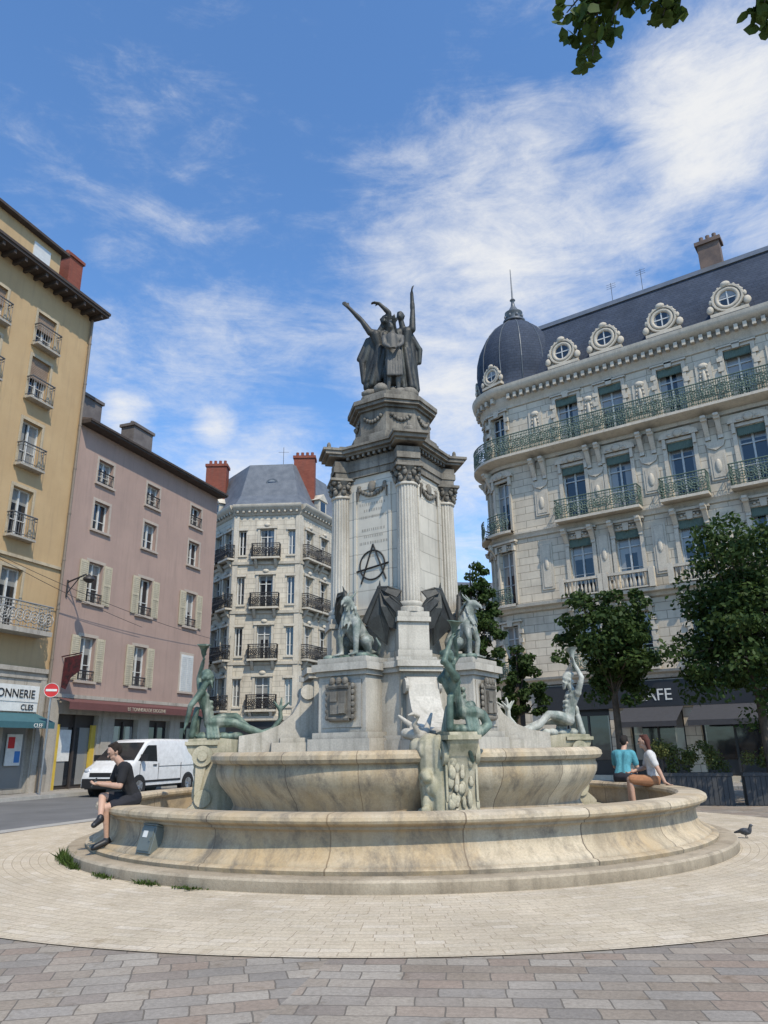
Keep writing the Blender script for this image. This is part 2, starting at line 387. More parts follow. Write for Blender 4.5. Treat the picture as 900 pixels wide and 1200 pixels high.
def body(J,s=1,arm=1.0):
    side=V(J['side']).normalized(); che=V(J['che']);pel=V(J['pel'])
    P=torso(che,pel,side,s)
    hd=V(J['head']); P.append(('c',che,.062*s,hd-V((0,0,.05*s)),.052*s))
    P+=head(hd,J['face'],hd-che,s)
    for k,e,w in ((1,'elL','wrL'),(-1,'elR','wrR')):
        if e not in J: continue
        a_=s*arm
        sh=che+side*.18*k*s-V((0,0,.03*s)); P+=chain([sh,V(J[e]),V(J[w])],[.06*a_,.043*a_,.03*a_])
        P.append(('c',sh.lerp(V(J[e]),.2),.055*a_,sh.lerp(V(J[e]),.6),.052*a_))
        P.append(('c',V(J[e]).lerp(V(J[w]),.15),.045*a_,V(J[e]).lerp(V(J[w]),.4),.042*a_))
        d=(V(J[w])-V(J[e])).normalized(); P+=hand(J[w],J.get('hd'+e[-1],d),J.get('hn'+e[-1],(0,0,1) if abs(d.z)<.9 else (1,0,0)),s*(1+(arm-1)*.5))
    for k,e,w,ft in ((1,'knL','anL','toL'),(-1,'knR','anR','toR')):
        if e not in J: continue
        hp=pel+side*.09*k*s-V((0,0,.03*s)); kn=V(J[e]);an=V(J[w])
        P+=chain([hp,hp.lerp(kn,.4),kn,an],[.095*s,.088*s,.058*s,.038*s])
        P.append(('c',kn.lerp(an,.2),.056*s,kn.lerp(an,.5),.05*s))
        P+=chain([an-V((0,0,.02*s)),V(J[ft])],[.04*s,.03*s])
    return P

# ================================================================== CAMERA / LIGHT
cam=bpy.data.cameras.new('camera'); co=bpy.data.objects.new('camera',cam); COL.objects.link(co); sc.camera=co
cam.sensor_fit='VERTICAL'; cam.sensor_height=36; cam.sensor_width=27; cam.lens=26; cam.clip_end=2000; cam.clip_start=.05
co.matrix_world=Matrix.Translation((0,0,1.5))@Matrix.Rotation(rad(90+17.72),4,'X')@Matrix.Rotation(rad(-.9),4,'Z')
EL=52
S=V((.47*cos(rad(EL)),-.883*cos(rad(EL)),sin(rad(EL))))
su=bpy.data.lights.new('sun','SUN'); su.energy=4.2; su.angle=rad(.5); su.color=(1,.90,.74)
so=bpy.data.objects.new('sun',su); COL.objects.link(so); so.rotation_euler=S.to_track_quat('Z','Y').to_euler(); so.location=(20,-20,40)
sc.view_settings.view_transform='Standard'; sc.view_settings.look='None'; sc.view_settings.exposure=0
w=bpy.data.worlds.new("World"); sc.world=w; w.use_nodes=True; nt=w.node_tree; L=nt.links
bg=nt.nodes['Background']
sky=N(nt,'ShaderNodeTexSky',sky_type='NISHITA',sun_disc=False,sun_elevation=rad(EL),sun_rotation=math.atan2(S.x,S.y),altitude=200,air_density=1.0,dust_density=.6,ozone_density=1.8)
tc=N(nt,'ShaderNodeTexCoord'); d=tc.outputs['Generated']
def nz(scale,rot,sca,detail,rough,dist):
    mp=N(nt,'ShaderNodeMapping'); mp.inputs['Rotation'].default_value=rot; mp.inputs['Scale'].default_value=sca; L.new(d,mp.inputs['Vector'])
    n=N(nt,'ShaderNodeTexNoise',i_Scale=scale,i_Detail=detail,i_Roughness=rough,i_Distortion=dist); L.new(mp.outputs[0],n.inputs['Vector']); return n.outputs['Fac']
nA=nz(3.6,(0,rad(-14),0),(1,1,2.2),13,.62,.5)
nB=nz(7,(0,rad(42),0),(.7,1,2.8),12,.68,.8)
nC=nz(15,(0,rad(-10),0),(1,1,2.0),10,.72,.4)
dens=None
for (u_,v_,r,wt) in ((600,300,.20,.36),(690,270,.14,.32),(500,330,.13,.27),(840,150,.14,.38),(890,110,.11,.36),(900,240,.10,.22),(720,50,.14,.10),(150,180,.16,.12),(200,250,.16,.13),(540,450,.2,.28),(470,400,.2,.16),(260,440,.20,.18),(255,495,.045,.32),(150,480,.05,.30),(300,530,.16,.2),(120,420,.12,.16),(560,560,.2,.2)):
    x_=(u_-450)/867; y_=(600-v_)/867; p=V((x_,.9526-.3044*y_,.3044+.9526*y_)).normalized()
    vd=N(nt,'ShaderNodeVectorMath',operation='DISTANCE'); L.new(d,vd.inputs[0]); vd.inputs[1].default_value=p
    mr=N(nt,'ShaderNodeMapRange',interpolation_type='SMOOTHSTEP'); L.new(vd.outputs['Value'],mr.inputs[0]); mr.inputs[1].default_value=0; mr.inputs[2].default_value=r*1.5; mr.inputs[3].default_value=wt; mr.inputs[4].default_value=0
    dens=mr.outputs[0] if dens is None else math_(nt,'MAXIMUM',dens,mr.outputs[0])
nn=math_(nt,'ADD',math_(nt,'MULTIPLY',nA,.42),math_(nt,'ADD',math_(nt,'MULTIPLY',nB,.34),math_(nt,'MULTIPLY',nC,.24)))
tot=math_(nt,'ADD',nn,dens)
cm=N(nt,'ShaderNodeMapRange',interpolation_type='SMOOTHSTEP'); L.new(tot,cm.inputs[0]); cm.inputs[1].default_value=.545; cm.inputs[2].default_value=.90; cm.inputs[3].default_value=0; cm.inputs[4].default_value=.96
skc=mixc(nt,1.0,sky.outputs[0],(1.10,1.52,1.86),'MULTIPLY')
fin=mixc(nt,cm.outputs[0],skc,(6.8,6.85,6.9))
L.new(fin,bg.inputs['Color']); bg.inputs['Strength'].default_value=.13

# ================================================================== GROUND
def brickground(name,bw,bh,cols,polar=None,mort=.01,mcol=(.09,.085,.075),warp=.0,rot=0,second=False,wscale=9):
    m,nt,b=newmat(name); L=nt.links
    tc=N(nt,'ShaderNodeTexCoord'); co_=tc.outputs['Object']
    if rot:
        mp=N(nt,'ShaderNodeMapping'); mp.inputs['Rotation'].default_value=(0,0,rot); L.new(co_,mp.inputs[0]); co_=mp.outputs[0]
    if polar:
        sx=N(nt,'ShaderNodeSeparateXYZ'); L.new(co_,sx.inputs[0])
        a=math_(nt,'MULTIPLY',math_(nt,'ARCTAN2',sx.outputs[0],math_(nt,'MULTIPLY',sx.outputs[1],-1)),polar)
        r=math_(nt,'SQRT',math_(nt,'ADD',math_(nt,'MULTIPLY',sx.outputs[0],sx.outputs[0]),math_(nt,'MULTIPLY',sx.outputs[1],sx.outputs[1])))
        cx=N(nt,'ShaderNodeCombineXYZ'); L.new(a,cx.inputs[0]); L.new(r,cx.inputs[1]); vec=cx.outputs[0]
    else: vec=co_
    nw=N(nt,'ShaderNodeTexNoise',i_Scale=wscale,i_Detail=2); L.new(co_,nw.inputs['Vector'])
    va=N(nt,'ShaderNodeVectorMath',operation='MULTIPLY_ADD'); L.new(nw.outputs['Color'],va.inputs[0]); va.inputs[1].default_value=(warp,warp,0); L.new(vec,va.inputs[2])
    def brk(bw_,bh_,vsrc):
        br=N(nt,'ShaderNodeTexBrick'); br.offset=.37; br.squash=1.45; br.squash_frequency=3; br.inputs['Scale'].default_value=1; br.inputs['Brick Width'].default_value=bw_; br.inputs['Row Height'].default_value=bh_
        br.inputs['Mortar Size'].default_value=mort; br.inputs['Mortar Smooth'].default_value=.6
        br.inputs['Color1'].default_value=(0,0,0,1); br.inputs['Color2'].default_value=(1,1,1,1); br.inputs['Mortar'].default_value=(.5,.5,.5,1)
        L.new(vsrc,br.inputs['Vector']); return br
    br=brk(bw,bh,va.outputs[0]); bc=br.outputs['Color']; bf=br.outputs['Fac']
    if second:
        mp=N(nt,'ShaderNodeMapping'); mp.inputs['Rotation'].default_value=(0,0,rad(-17)); L.new(va.outputs[0],mp.inputs[0])
        b2=brk(bw*.9,bh*1.12,mp.outputs[0]); sx=N(nt,'ShaderNodeSeparateXYZ'); L.new(tc.outputs['Object'],sx.inputs[0])
        side=math_(nt,'LESS_THAN',math_(nt,'ADD',sx.outputs[0],math_(nt,'MULTIPLY',sx.outputs[1],-.22)),-1.85)
        bc=mixc(nt,side,bc,b2.outputs['Color']); bf=math_(nt,'ADD',math_(nt,'MULTIPLY',bf,math_(nt,'SUBTRACT',1,side)),math_(nt,'MULTIPLY',b2.outputs['Fac'],side))
    r=ramp(nt,[(i/(len(cols)-1),c) for i,c in enumerate(cols)]); L.new(bc,r.inputs['Fac'])
    n=N(nt,'ShaderNodeTexNoise',i_Scale=.7,i_Detail=10,i_Roughness=.7); L.new(co_,n.inputs['Vector'])
    r2=ramp(nt,[(.3,g3(.76)),(.7,g3(1.12))]); L.new(n.outputs['Fac'],r2.inputs['Fac'])
    n3=N(nt,'ShaderNodeTexNoise',i_Scale=30,i_Detail=8,i_Roughness=.78); L.new(co_,n3.inputs['Vector'])
    r3=ramp(nt,[(.3,g3(.66)),(.7,g3(1.16))]); L.new(n3.outputs['Fac'],r3.inputs['Fac'])
    n4=N(nt,'ShaderNodeTexNoise',i_Scale=3.2,i_Detail=6,i_Roughness=.7); L.new(co_,n4.inputs['Vector'])
    r5=ramp(nt,[(.58,g3(1)),(.70,(.74,.70,.64))]); L.new(n4.outputs['Fac'],r5.inputs['Fac'])
    col=mixc(nt,1.0,mixc(nt,1.0,r.outputs[0],r2.outputs[0],'MULTIPLY'),r3.outputs[0],'MULTIPLY')
    col=mixc(nt,1.0,col,r5.outputs[0],'MULTIPLY')
    col=mixc(nt,bf,col,mcol)
    L.new(col,b.inputs['Base Color']); b.inputs['Roughness'].default_value=.85; b.inputs['Specular IOR Level'].default_value=.2
    h=math_(nt,'SUBTRACT',math_(nt,'MULTIPLY',n3.outputs['Fac'],.7),bf)
    bp=N(nt,'ShaderNodeBump',i_Strength=.5,i_Distance=.012); L.new(h,bp.inputs['Height']); L.new(bp.outputs[0],b.inputs['Normal'])
    return m
G_COB=brickground('worn_grey_brown_setts',.30,.18,[(.29,.235,.18),(.37,.325,.265),(.32,.25,.195),(.26,.235,.205),(.40,.355,.295),(.27,.22,.17),(.34,.31,.27)],mort=.007,mcol=(.155,.135,.11),warp=.035,rot=rad(5),second=True,wscale=5)
G_RING=brickground('beige_radial_pavers',.21,.115,[(.54,.455,.33),(.60,.51,.38),(.56,.475,.345),(.64,.555,.43)],polar=6.5,mort=.005,mcol=(.36,.29,.205),warp=.008)
ASPH=mat('asphalt',(.17,.168,.165),(.125,.125,.122),.6,.9,.3,90)
PAVE=brickground('grey_pavement_slabs',.6,.4,[(.33,.31,.28),(.37,.35,.32),(.30,.285,.26)],mort=.008)
KERB=mat('kerb_stone',(.42,.40,.36),(.34,.325,.29),3,.85,.2,40)
CX,CY=.2,14.25
b=B(); b.add([(-400,-400,0),(400,-400,0),(400,400,0),(-400,400,0)],[(0,1,2,3)]); tag(b.obj('ground',G_COB),kind='structure')
b=B(); seg=160; 
vs=[(5.3*cos(2*pi*i/seg),5.3*sin(2*pi*i/seg),0) for i in range(seg)]+[(7.97*cos(2*pi*i/seg),7.97*sin(2*pi*i/seg),0) for i in range(seg)]
b.add(vs,[(i,(i+1)%seg,seg+(i+1)%seg,seg+i) for i in range(seg)]); tag(b.obj('paved_ring_path',G_RING,loc=(CX,CY,.008)),kind='structure')
LA=math.atan2(.94,.34); LP=(-13.2,29.5)
b=B(); b.M=frame(*LP,LA); b.add([(-60,-9.3,.004),(60,-9.3,.004),(60,-1.8,.004),(-60,-1.8,.004)],[(0,1,2,3)]); tag(b.obj('road',ASPH),kind='structure')
b=B(); b.M=frame(*LP,LA); b.box(-60,60,-1.65,.4,-.1,.12); tag(b.obj('pavement',PAVE),kind='structure')
b=B(); b.M=frame(*LP,LA); b.box(-60,60,-1.8,-1.65,-.1,.125); tag(b.obj('kerb',KERB),kind='structure')
b=B(); b.M=frame(*LP,LA); b.add([(-60,-9.75,.0065),(60,-9.75,.0065),(60,-9.3,.0065),(-60,-9.3,.0065)],[(0,1,2,3)]); tag(b.obj('pavement_edge_strip',KERB),kind='structure')
b=B(); b.M=frame(8.1,33.4,math.atan2(-.579,.815)); b.box(-8,25,-3.2,1,-.1,.1); tag(b.obj('pavement',PAVE),kind='structure')

# ================================================================== FOUNTAIN
PH=rad(13)
FT=empty('fountain',(CX,CY,0),PH,'tall stone monument fountain with round basin, columns and bronze statues','fountain')
def basinmat():
    m=STONE_F.copy(); m.name='basin_stone'; nt=m.node_tree; L=nt.links; b_=nt.nodes['Principled BSDF']
    src=b_.inputs['Base Color'].links[0].from_socket
    tc=N(nt,'ShaderNodeTexCoord'); sx=N(nt,'ShaderNodeSeparateXYZ'); L.new(tc.outputs['Object'],sx.inputs[0])
    a=math_(nt,'ARCTAN2',sx.outputs[0],math_(nt,'MULTIPLY',sx.outputs[1],-1))
    k=math_(nt,'MULTIPLY_ADD',a,20/(2*pi),.3)
    t=math_(nt,'FRACT',k)
    j=math_(nt,'LESS_THAN',t,.012)
    wn=N(nt,'ShaderNodeTexWhiteNoise'); wn.noise_dimensions='1D'; L.new(math_(nt,'FLOOR',k),wn.inputs['W'])
    rt=ramp(nt,[(0,(.84,.81,.76)),(.5,(1,1,1)),(1,(1.08,1.05,1.0))]); L.new(wn.outputs['Value'],rt.inputs['Fac'])
    col=mixc(nt,1.0,src,rt.outputs[0],'MULTIPLY')
    col=mixc(nt,math_(nt,'MULTIPLY',j,.8),col,(.08,.06,.045))
    cmb=N(nt,'ShaderNodeCombineXYZ'); L.new(math_(nt,'MULTIPLY',a,5.0),cmb.inputs[0]); L.new(math_(nt,'MULTIPLY',sx.outputs[2],.8),cmb.inputs[1])
    n=N(nt,'ShaderNodeTexNoise',i_Scale=.8,i_Detail=10,i_Roughness=.7,i_Distortion=.4); L.new(cmb.outputs[0],n.inputs['Vector'])
    r=ramp(nt,[(.46,g3(0)),(.65,g3(.6))]); L.new(n.outputs['Fac'],r.inputs['Fac']); col=mixc(nt,r.outputs[0],col,(.45,.31,.15))
    n=N(nt,'ShaderNodeTexNoise',i_Scale=1.7,i_Detail=11,i_Roughness=.78,i_Distortion=.3); L.new(cmb.outputs[0],n.inputs['Vector'])
    r=ramp(nt,[(.49,g3(0)),(.63,g3(.78))]); L.new(n.outputs['Fac'],r.inputs['Fac']); col=mixc(nt,r.outputs[0],col,(.14,.12,.095))
    zr=N(nt,'ShaderNodeMapRange'); L.new(sx.outputs[2],zr.inputs[0]); zr.inputs[1].default_value=.40; zr.inputs[2].default_value=.66; zr.inputs[3].default_value=0; zr.inputs[4].default_value=.35
    z2=math_(nt,'MULTIPLY',zr.outputs[0],math_(nt,'LESS_THAN',sx.outputs[2],.66)); col=mixc(nt,z2,col,(.20,.16,.12))
    L.new(col,b_.inputs['Base Color']); return m
BAS=basinmat()
b=B(); b.lathe([(5.28,-.05),(5.49,-.05),(5.495,.02),(5.49,.12),(5.465,.145),(5.05,.155)],160); b.obj('step',STONE_S,FT,40)
b=B(); b.lathe([(5.22,.14),(5.23,.195),(5.20,.215),(5.13,.222),(5.12,.245),(5.09,.27),(5.02,.31),(4.965,.37),(4.945,.44),(4.94,.52),(4.95,.575),(4.975,.60),(5.02,.607),(5.02,.635),(5.06,.65),(5.115,.675),(5.13,.705),(5.12,.745),(5.08,.77),(5.03,.778),(4.72,.778),(4.68,.74),(4.68,.70),(4.74,.66),(4.74,.35)],160)
b.obj('basin_wall',BAS,FT,30)
b=B(); b.add([(4.8*cos(2*pi*i/96),4.8*sin(2*pi*i/96),.36) for i in range(96)],[tuple(range(96))]); b.obj('basin_floor',STONE_W,FT)
def lobe(a,r,z):
    k=abs(cos(2*a+pi/2))
    return r*(.835+.155*k**.45)
b=B(); b.lathe([(3.34,.36),(3.34,.52),(3.28,.55),(3.24,.60),(3.22,.66),(3.27,.76),(3.38,.87),(3.48,.98),(3.545,1.10),(3.56,1.20),(3.54,1.26),(3.54,1.29),(3.62,1.31),(3.66,1.36),(3.65,1.42),(3.60,1.46),(3.55,1.475),(3.36,1.475),(3.32,1.42),(3.32,1.25),(1.0,1.2)],224,rf=lobe)
b.obj('upper_bowl',BAS,FT,35)
def rotM(k): return Matrix.Rotation(k*pi/2,4,'Z')
b=B(); HP=.20
prof=[(-3.76,.36),(-3.76,.52),(-3.70,.58),(-3.60,.66),(-3.56,.85),(-3.58,1.15),(-3.64,1.38),(-3.74,1.5),(-3.78,1.60),(-3.74,1.70),(-3.3,1.72),(-2.9,1.68),(-2.7,1.5),(-2.6,.36)]
b.extx(prof,-HP,HP)
b.box(-HP-.05,HP+.05,-3.82,-3.2,.36,.47); b.box(-HP-.04,HP+.04,-3.80,-3.25,1.60,1.66)
for sx_ in (-1,1):
    b.cyl((sx_*(HP-.005),-3.50,1.42),(sx_*(HP+.06),-3.50,1.42),.17,seg=20); b.cyl((sx_*(HP+.05),-3.50,1.42),(sx_*(HP+.09),-3.50,1.42),.08,seg=14)
    b.cyl((sx_*(HP-.005),-3.46,.74),(sx_*(HP+.04),-3.46,.74),.14,seg=18)
    b.extx([(-3.6,.8),(-3.52,.8),(-3.40,1.4),(-3.60,1.36)],sx_*HP,sx_*(HP+.03))
rr_=random.Random(4)
for i in range(46): b.ell((rr_.uniform(-HP+.03,HP-.03),-3.59+rr_.uniform(-.03,.02),rr_.uniform(.62,1.5)),(rr_.uniform(.03,.055),.03,rr_.uniform(.05,.12)),8,5)
pm=b.mesh('pier',[STONE_P],35)
for k in range(4): place('pier',pm,FT,(0,0,0),-k*pi/2)
def plus(a,r,w):
    pts=[]
    for k in range(4):
        c,s_=cos(k*pi/2),sin(k*pi/2)
        for (x,y) in ((-w,-(a-w)),(-w,-r),(w,-r),(w,-(a-w))):
            pts.append((x*c-y*s_,x*s_+y*c))
    return pts
def stack(b,layers):
    for a,r,w,z0,z1 in layers: b.prism(plus(a,r,w),z0,z1)
b=B()
stack(b,[(2.1,2.35,.40,1.2,1.62),(2.0,2.2,.36,1.62,1.70),(1.85,1.62,.34,1.70,2.72),(1.93,1.72,.38,2.72,2.80),(1.98,1.76,.42,2.80,2.90),(1.65,1.45,.36,2.90,2.99)])
for k in range(4):
    b.M=rotM(k)
    cur=[(-1.55,2.66),(-1.72,2.62),(-1.80,2.50),(-1.86,2.3),(-1.98,2.1),(-2.2,1.92),(-2.5,1.80),(-2.9,1.74),(-2.9,1.2),(-1.6,1.2)]
    b.extx(cur,-.26,.26)
    for sg in (-1,1): b.cyl((sg*.255,-1.72,2.48),(sg*.31,-1.72,2.48),.13,seg=16)
b.M=Matrix.Identity(4)
b.obj('plinth',STONE_W,FT)
b=B()
b.box(-.62,.62,-1.92,-.9,1.2,1.66); b.box(-.56,.56,-1.87,-.9,1.66,1.76); b.box(-.48,.48,-1.80,-.9,1.76,2.68); b.box(-.52,.52,-1.84,-.9,2.68,2.76)
b.box(-.57,.57,-1.90,-.9,2.76,2.88); b.box(-.50,.50,-1.82,-.9,2.88,2.98); b.box(-.40,.40,-1.815,-1.8,1.84,2.60)
gp=b.mesh('griffin_pedestal',STONE_L)
b=B()
b.box(-.24,.24,-1.89,-1.818,1.98,2.50)
b.cyl((-.2,-1.86,2.5),(.2,-1.86,2.5),.06,seg=10); b.cyl((-.2,-1.86,1.98),(.2,-1.86,1.98),.05,seg=10)
b.box(-.16,.16,-1.92,-1.885,2.05,2.42)
b.box(-.15,-.01,-1.94,-1.918,2.25,2.41); b.box(.02,.15,-1.94,-1.918,2.06,2.22)
for i in range(3): b.ell((-.13+.13*i,-1.89,2.58),(.06,.05,.07),10,6)
for i in range(12):
    a=(i//2)/5; b.ell((.26*(1 if i%2 else -1),-1.86,2.0+.5*a),(.045,.03,.05),8,5)
ca=b.mesh('cartouche',STONE_D)
for k in range(4):
    o=place('griffin_pedestal',gp,FT,(0,0,0),-pi/4+k*pi/2); place('cartouche',ca,o)
SX=.925
b=B()
stack(b,[(1.45,1.46,.33,2.99,3.12),(1.4,1.40,.30,3.12,3.62),(1.45,1.45,.33,3.62,3.70),(1.4,1.42,.31,3.70,3.80)])
b.obj('column_pedestal',STONE_L,FT).scale=(SX,SX,1)
b=B(); b.prism([(0,-1.2),(1.2,0),(0,1.2),(-1.2,0)],3.80,6.6)
for k in range(4):
    b.M=Matrix.Rotation(pi/4+k*pi/2,4,'Z'); f=-1.2/math.sqrt(2)
    b.box(-.50,.50,f-.05,f,3.86,3.98); b.box(-.46,-.40,f-.03,f,3.98,6.32); b.box(.40,.46,f-.03,f,3.98,6.32); b.box(-.46,.46,f-.032,f,6.32,6.38)
b.obj('shaft',masonry('shaft_ashlar',(.58,.54,.455),(.50,.465,.39),.75,.36,.008,streak=.4,bump=.3,mcol=.7),FT).scale=(SX,SX,1)
def fl(a,r,z): return r*(1-.07*max(0,cos(a*20))) 
b=B()
b.lathe([(.27,3.80),(.27,3.88),(.24,3.90),(.255,3.94),(.255,3.97),(.225,4.0)],40)
b.lathe([(.215,4.0),(.21,5.0),(.195,6.2)],100,rf=fl)
b.lathe([(.195,6.2),(.22,6.22),(.22,6.25),(.2,6.27)],40)
colm=b.mesh('column',STONE_L,50)
b=B(); b.lathe([(.19,6.24),(.2,6.3),(.19,6.38),(.22,6.5),(.27,6.56)],24)
for i in range(8):
    a=i*pi/4
    for (r,z,s_) in ((.22,6.34,.05),(.23,6.45,.05)):
        aa=a+(0 if z<6.4 else pi/8); b.ell((r*cos(aa),r*sin(aa),z),(s_,s_,.07),8,6); b.ell(((r+.04)*cos(aa),(r+.04)*sin(aa),z+.055),(.032,.032,.025),6,5)
for i in range(4):
    a=pi/4+i*pi/2; b.ell((.27*cos(a),.27*sin(a),6.53),(.055,.055,.055),10,6)
b.box(-.27,.27,-.27,.27,6.56,6.61)
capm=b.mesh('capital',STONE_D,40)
for k in range(4):
    o=place('column',colm,FT,(1.06*sin(k*pi/2),-1.06*cos(k*pi/2),0),k*pi/2); place('capital',capm,o)
b=B()
stack(b,[(1.32,1.38,.24,6.605,6.74),(1.36,1.42,.26,6.74,6.86),(1.34,1.40,.25,6.86,6.98)])
for k in range(4):
    b.M=Matrix.Rotation(pi/4+k*pi/2,4,'Z')
    for i in range(9): b.box(-.56+i*.14-.03,-.56+i*.14+.03,-1.34/math.sqrt(2)-.09,-.9,6.985,7.05)
b.M=Matrix.Identity(4)
stack(b,[(1.5,1.54,.32,7.05,7.10),(1.6,1.62,.36,7.10,7.17),(1.66,1.68,.39,7.17,7.22),(1.4,1.3,.3,7.22,7.28)])
for k in range(4):
    b.M=rotM(k); b.ell((0,-1.5,7.28),(.12,.08,.1),10,6); b.ell((0,-1.5,7.38),(.05,.05,.09),8,6)
b.M=Matrix.Identity(4)
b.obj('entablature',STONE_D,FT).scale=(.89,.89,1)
b=B()
for i in range(9):
    t=i/8*2-1; b.ell((t*.3,-.875,6.2+.12*t*t),(.05,.04,.05),8,6)
b.ell((0,-.88,6.36),(.1,.05,.12),10,8); 
for sx_ in (-1,1): b.ell((.32*sx_,-.88,6.38),(.05,.04,.05),8,6); b.cyl((.34*sx_,-.88,6.36),(.36*sx_,-.88,6.12),.03,.015,8)
gm=b.mesh('garland',STONE_D,60)
for k in range(4): place('garland',gm,FT,(0,0,0),-pi/4+k*pi/2,SX)
def octa(r): return [(r*cos(pi/8+i*pi/4),r*sin(pi/8+i*pi/4)) for i in range(8)]
b=B()
for r,z0,z1 in ((1.02,7.28,7.40),(.98,7.40,7.46),(.84,7.46,8.02),(.90,8.02,8.08),(.98,8.08,8.15),(1.02,8.15,8.24),(.92,8.24,8.28),(.8,8.28,8.42)): b.prism(octa(r),z0,z1)
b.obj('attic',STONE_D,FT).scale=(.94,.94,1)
b=B()
for k in range(8):
    b.M=Matrix.Rotation(k*pi/4,4,'Z')
    for i in range(7):
        t=i/6*2-1; b.ell((t*.2,-.80,7.76+.1*t*t),(.045,.04,.045),7,5)
b.obj('swag',STONE_D,FT,60).scale=(.94,.94,1)
b=B()
for i in range(26):
    a=random.uniform(0,2*pi); r=random.uniform(0,.55); b.ell((r*cos(a),r*sin(a),8.48+random.uniform(-.03,.18)*(1-r)),(random.uniform(.12,.25),random.uniform(.12,.25),random.uniform(.08,.16)),8,5)
b.obj('rock_base',STONE_D,FT,60)
K=plain('black_spray_paint',(.015,.015,.015),.7)
b=B(); f=-1.2/math.sqrt(2)*SX-.012
b.torus((-.02,f,4.80),.28,.016,'Y',32,5)
for p,q in (((-.27,4.46),(.0,5.2)),((.0,5.2),(.28,4.50)),((-.42,4.70),(.34,4.80))):
    b.cyl((p[0],f,p[1]),(q[0],f,q[1]),.016,seg=6)
b.obj('graffiti_letter',K,FT,rot=-pi/4)
INS=plain('engraved_line',(.32,.295,.245),.8)
for r in range(9):
    z=6.0-r*.13; n=random.choice([4,5,6]); x=-.05*n
    if r in (3,7): continue
    b=B()
    while x<.05*n:
        ww=random.uniform(.010,.022); b.box(x,x+ww,f+.008,-.7,z,z+.05); x+=ww+random.uniform(.014,.04)
    b.obj('inscription_line',INS,FT,rot=-pi/4)

SG=empty('statue_group',(.0,0,8.50),-PH,parent=FT); SG.scale=(1.0,1.0,1.06)
s=1.16
def coat(P,pel,hem,rt,rb,n=9,fold=.045):
    pel=V(pel);hem=V(hem)
    for i in range(n):
        a=2*pi*i/n+.3; top=pel+V((cos(a)*rt,sin(a)*rt*.8,.1)); bot=hem+V((cos(a)*rb,sin(a)*rb*.8,random.uniform(-.06,.12)))
        P.append(('c',top,.06,bot,fold+random.uniform(0,.03)))
    P.append(('c',pel,.15,hem,.15))
JL=dict(side=(.95,.3,0),pel=(-.16,0,1.0),che=(-.24,-.02,1.58),head=(-.13,-.05,1.84),face=(.3,-.9,.25),
  elR=(-.62,-.05,1.84),wrR=(-.92,-.08,2.16),hdR=(-.75,-.1,.75),hnR=(0,1,0),elL=(-.02,-.15,1.96),wrL=(-.24,-.2,2.16),hdL=(-.95,0,.2),hnL=(0,0,-1),
  knL=(-.10,-.12,.55),anL=(-.12,-.02,.1),toL=(-.10,-.25,.05),knR=(-.32,-.05,.55),anR=(-.38,.05,.1),toR=(-.46,-.15,.05))
P=body(JL,s,1.12); coat(P,JL['pel'],(-.32,.1,.42),.14,.20,8)
P+=[('c',(-.38,.08,1.48),.10,(-.60,.10,.95),.08),('c',(-.50,.08,1.45),.06,(-.70,.10,1.02),.05),('c',(-.34,.1,1.4),.13,(-.50,.14,.40),.11),('c',(-.62,.1,.95),.08,(-.60,.1,.5),.05)]
remesh(P,.017,'statue',BRONZE_D,SG,smooth=2)
JM=dict(side=(1,0,0),pel=(.06,-.22,.86),che=(.05,-.24,1.36),head=(.04,-.28,1.60),face=(-.4,-.8,.1),
  elR=(-.14,-.34,1.12),wrR=(-.04,-.46,1.0),elL=(.24,-.34,1.14),wrL=(.14,-.46,1.0),
  knL=(.14,-.34,.45),anL=(.14,-.26,.08),toL=(.18,-.46,.05),knR=(-.03,-.34,.45),anR=(-.08,-.28,.08),toR=(-.12,-.48,.05))
P=body(JM,s*.92); P+=[('c',(.03,-.26,1.3),.14,(.05,-.28,.8),.14),('c',(.03,-.1,1.3),.16,(.03,-.05,.5),.18)]
for i in range(6): P.append(('c',(-.05+.05*i,-.38,.95),.03,(-.08+.06*i,-.42,.40),.028))
remesh(P,.018,'statue',mat('weathered_bronze',(.075,.075,.067),(.125,.12,.108),3,.6,.2,40,metal=.1,streak=.5,sc_col=(.03,.03,.03)),SG,smooth=2)
JR=dict(side=(.95,-.3,0),pel=(.27,-.05,1.0),che=(.28,-.05,1.62),head=(.23,-.09,1.90),face=(-.3,-.8,.5),
  elL=(.50,-.08,2.04),wrL=(.49,-.1,2.46),hdL=(.05,0,1),hnL=(1,0,0),elR=(.10,-.2,1.44),wrR=(.08,-.35,1.60),
  knL=(.38,-.12,.55),anL=(.42,.0,.08),toL=(.48,-.2,.05),knR=(.20,-.2,.55),anR=(.18,-.05,.08),toR=(.16,-.3,.05))
P=body(JR,s,1.12); coat(P,JR['pel'],(.36,0,.22),.14,.21,8)
P+=[('c',(.40,0,1.5),.11,(.64,.05,1.18),.06),('c',(.64,.05,1.2),.06,(.62,.05,.9),.05),('c',(.42,.05,1.35),.12,(.50,.1,.32),.12)]
remesh(P,.017,'statue',BRONZE_D,SG,smooth=2)

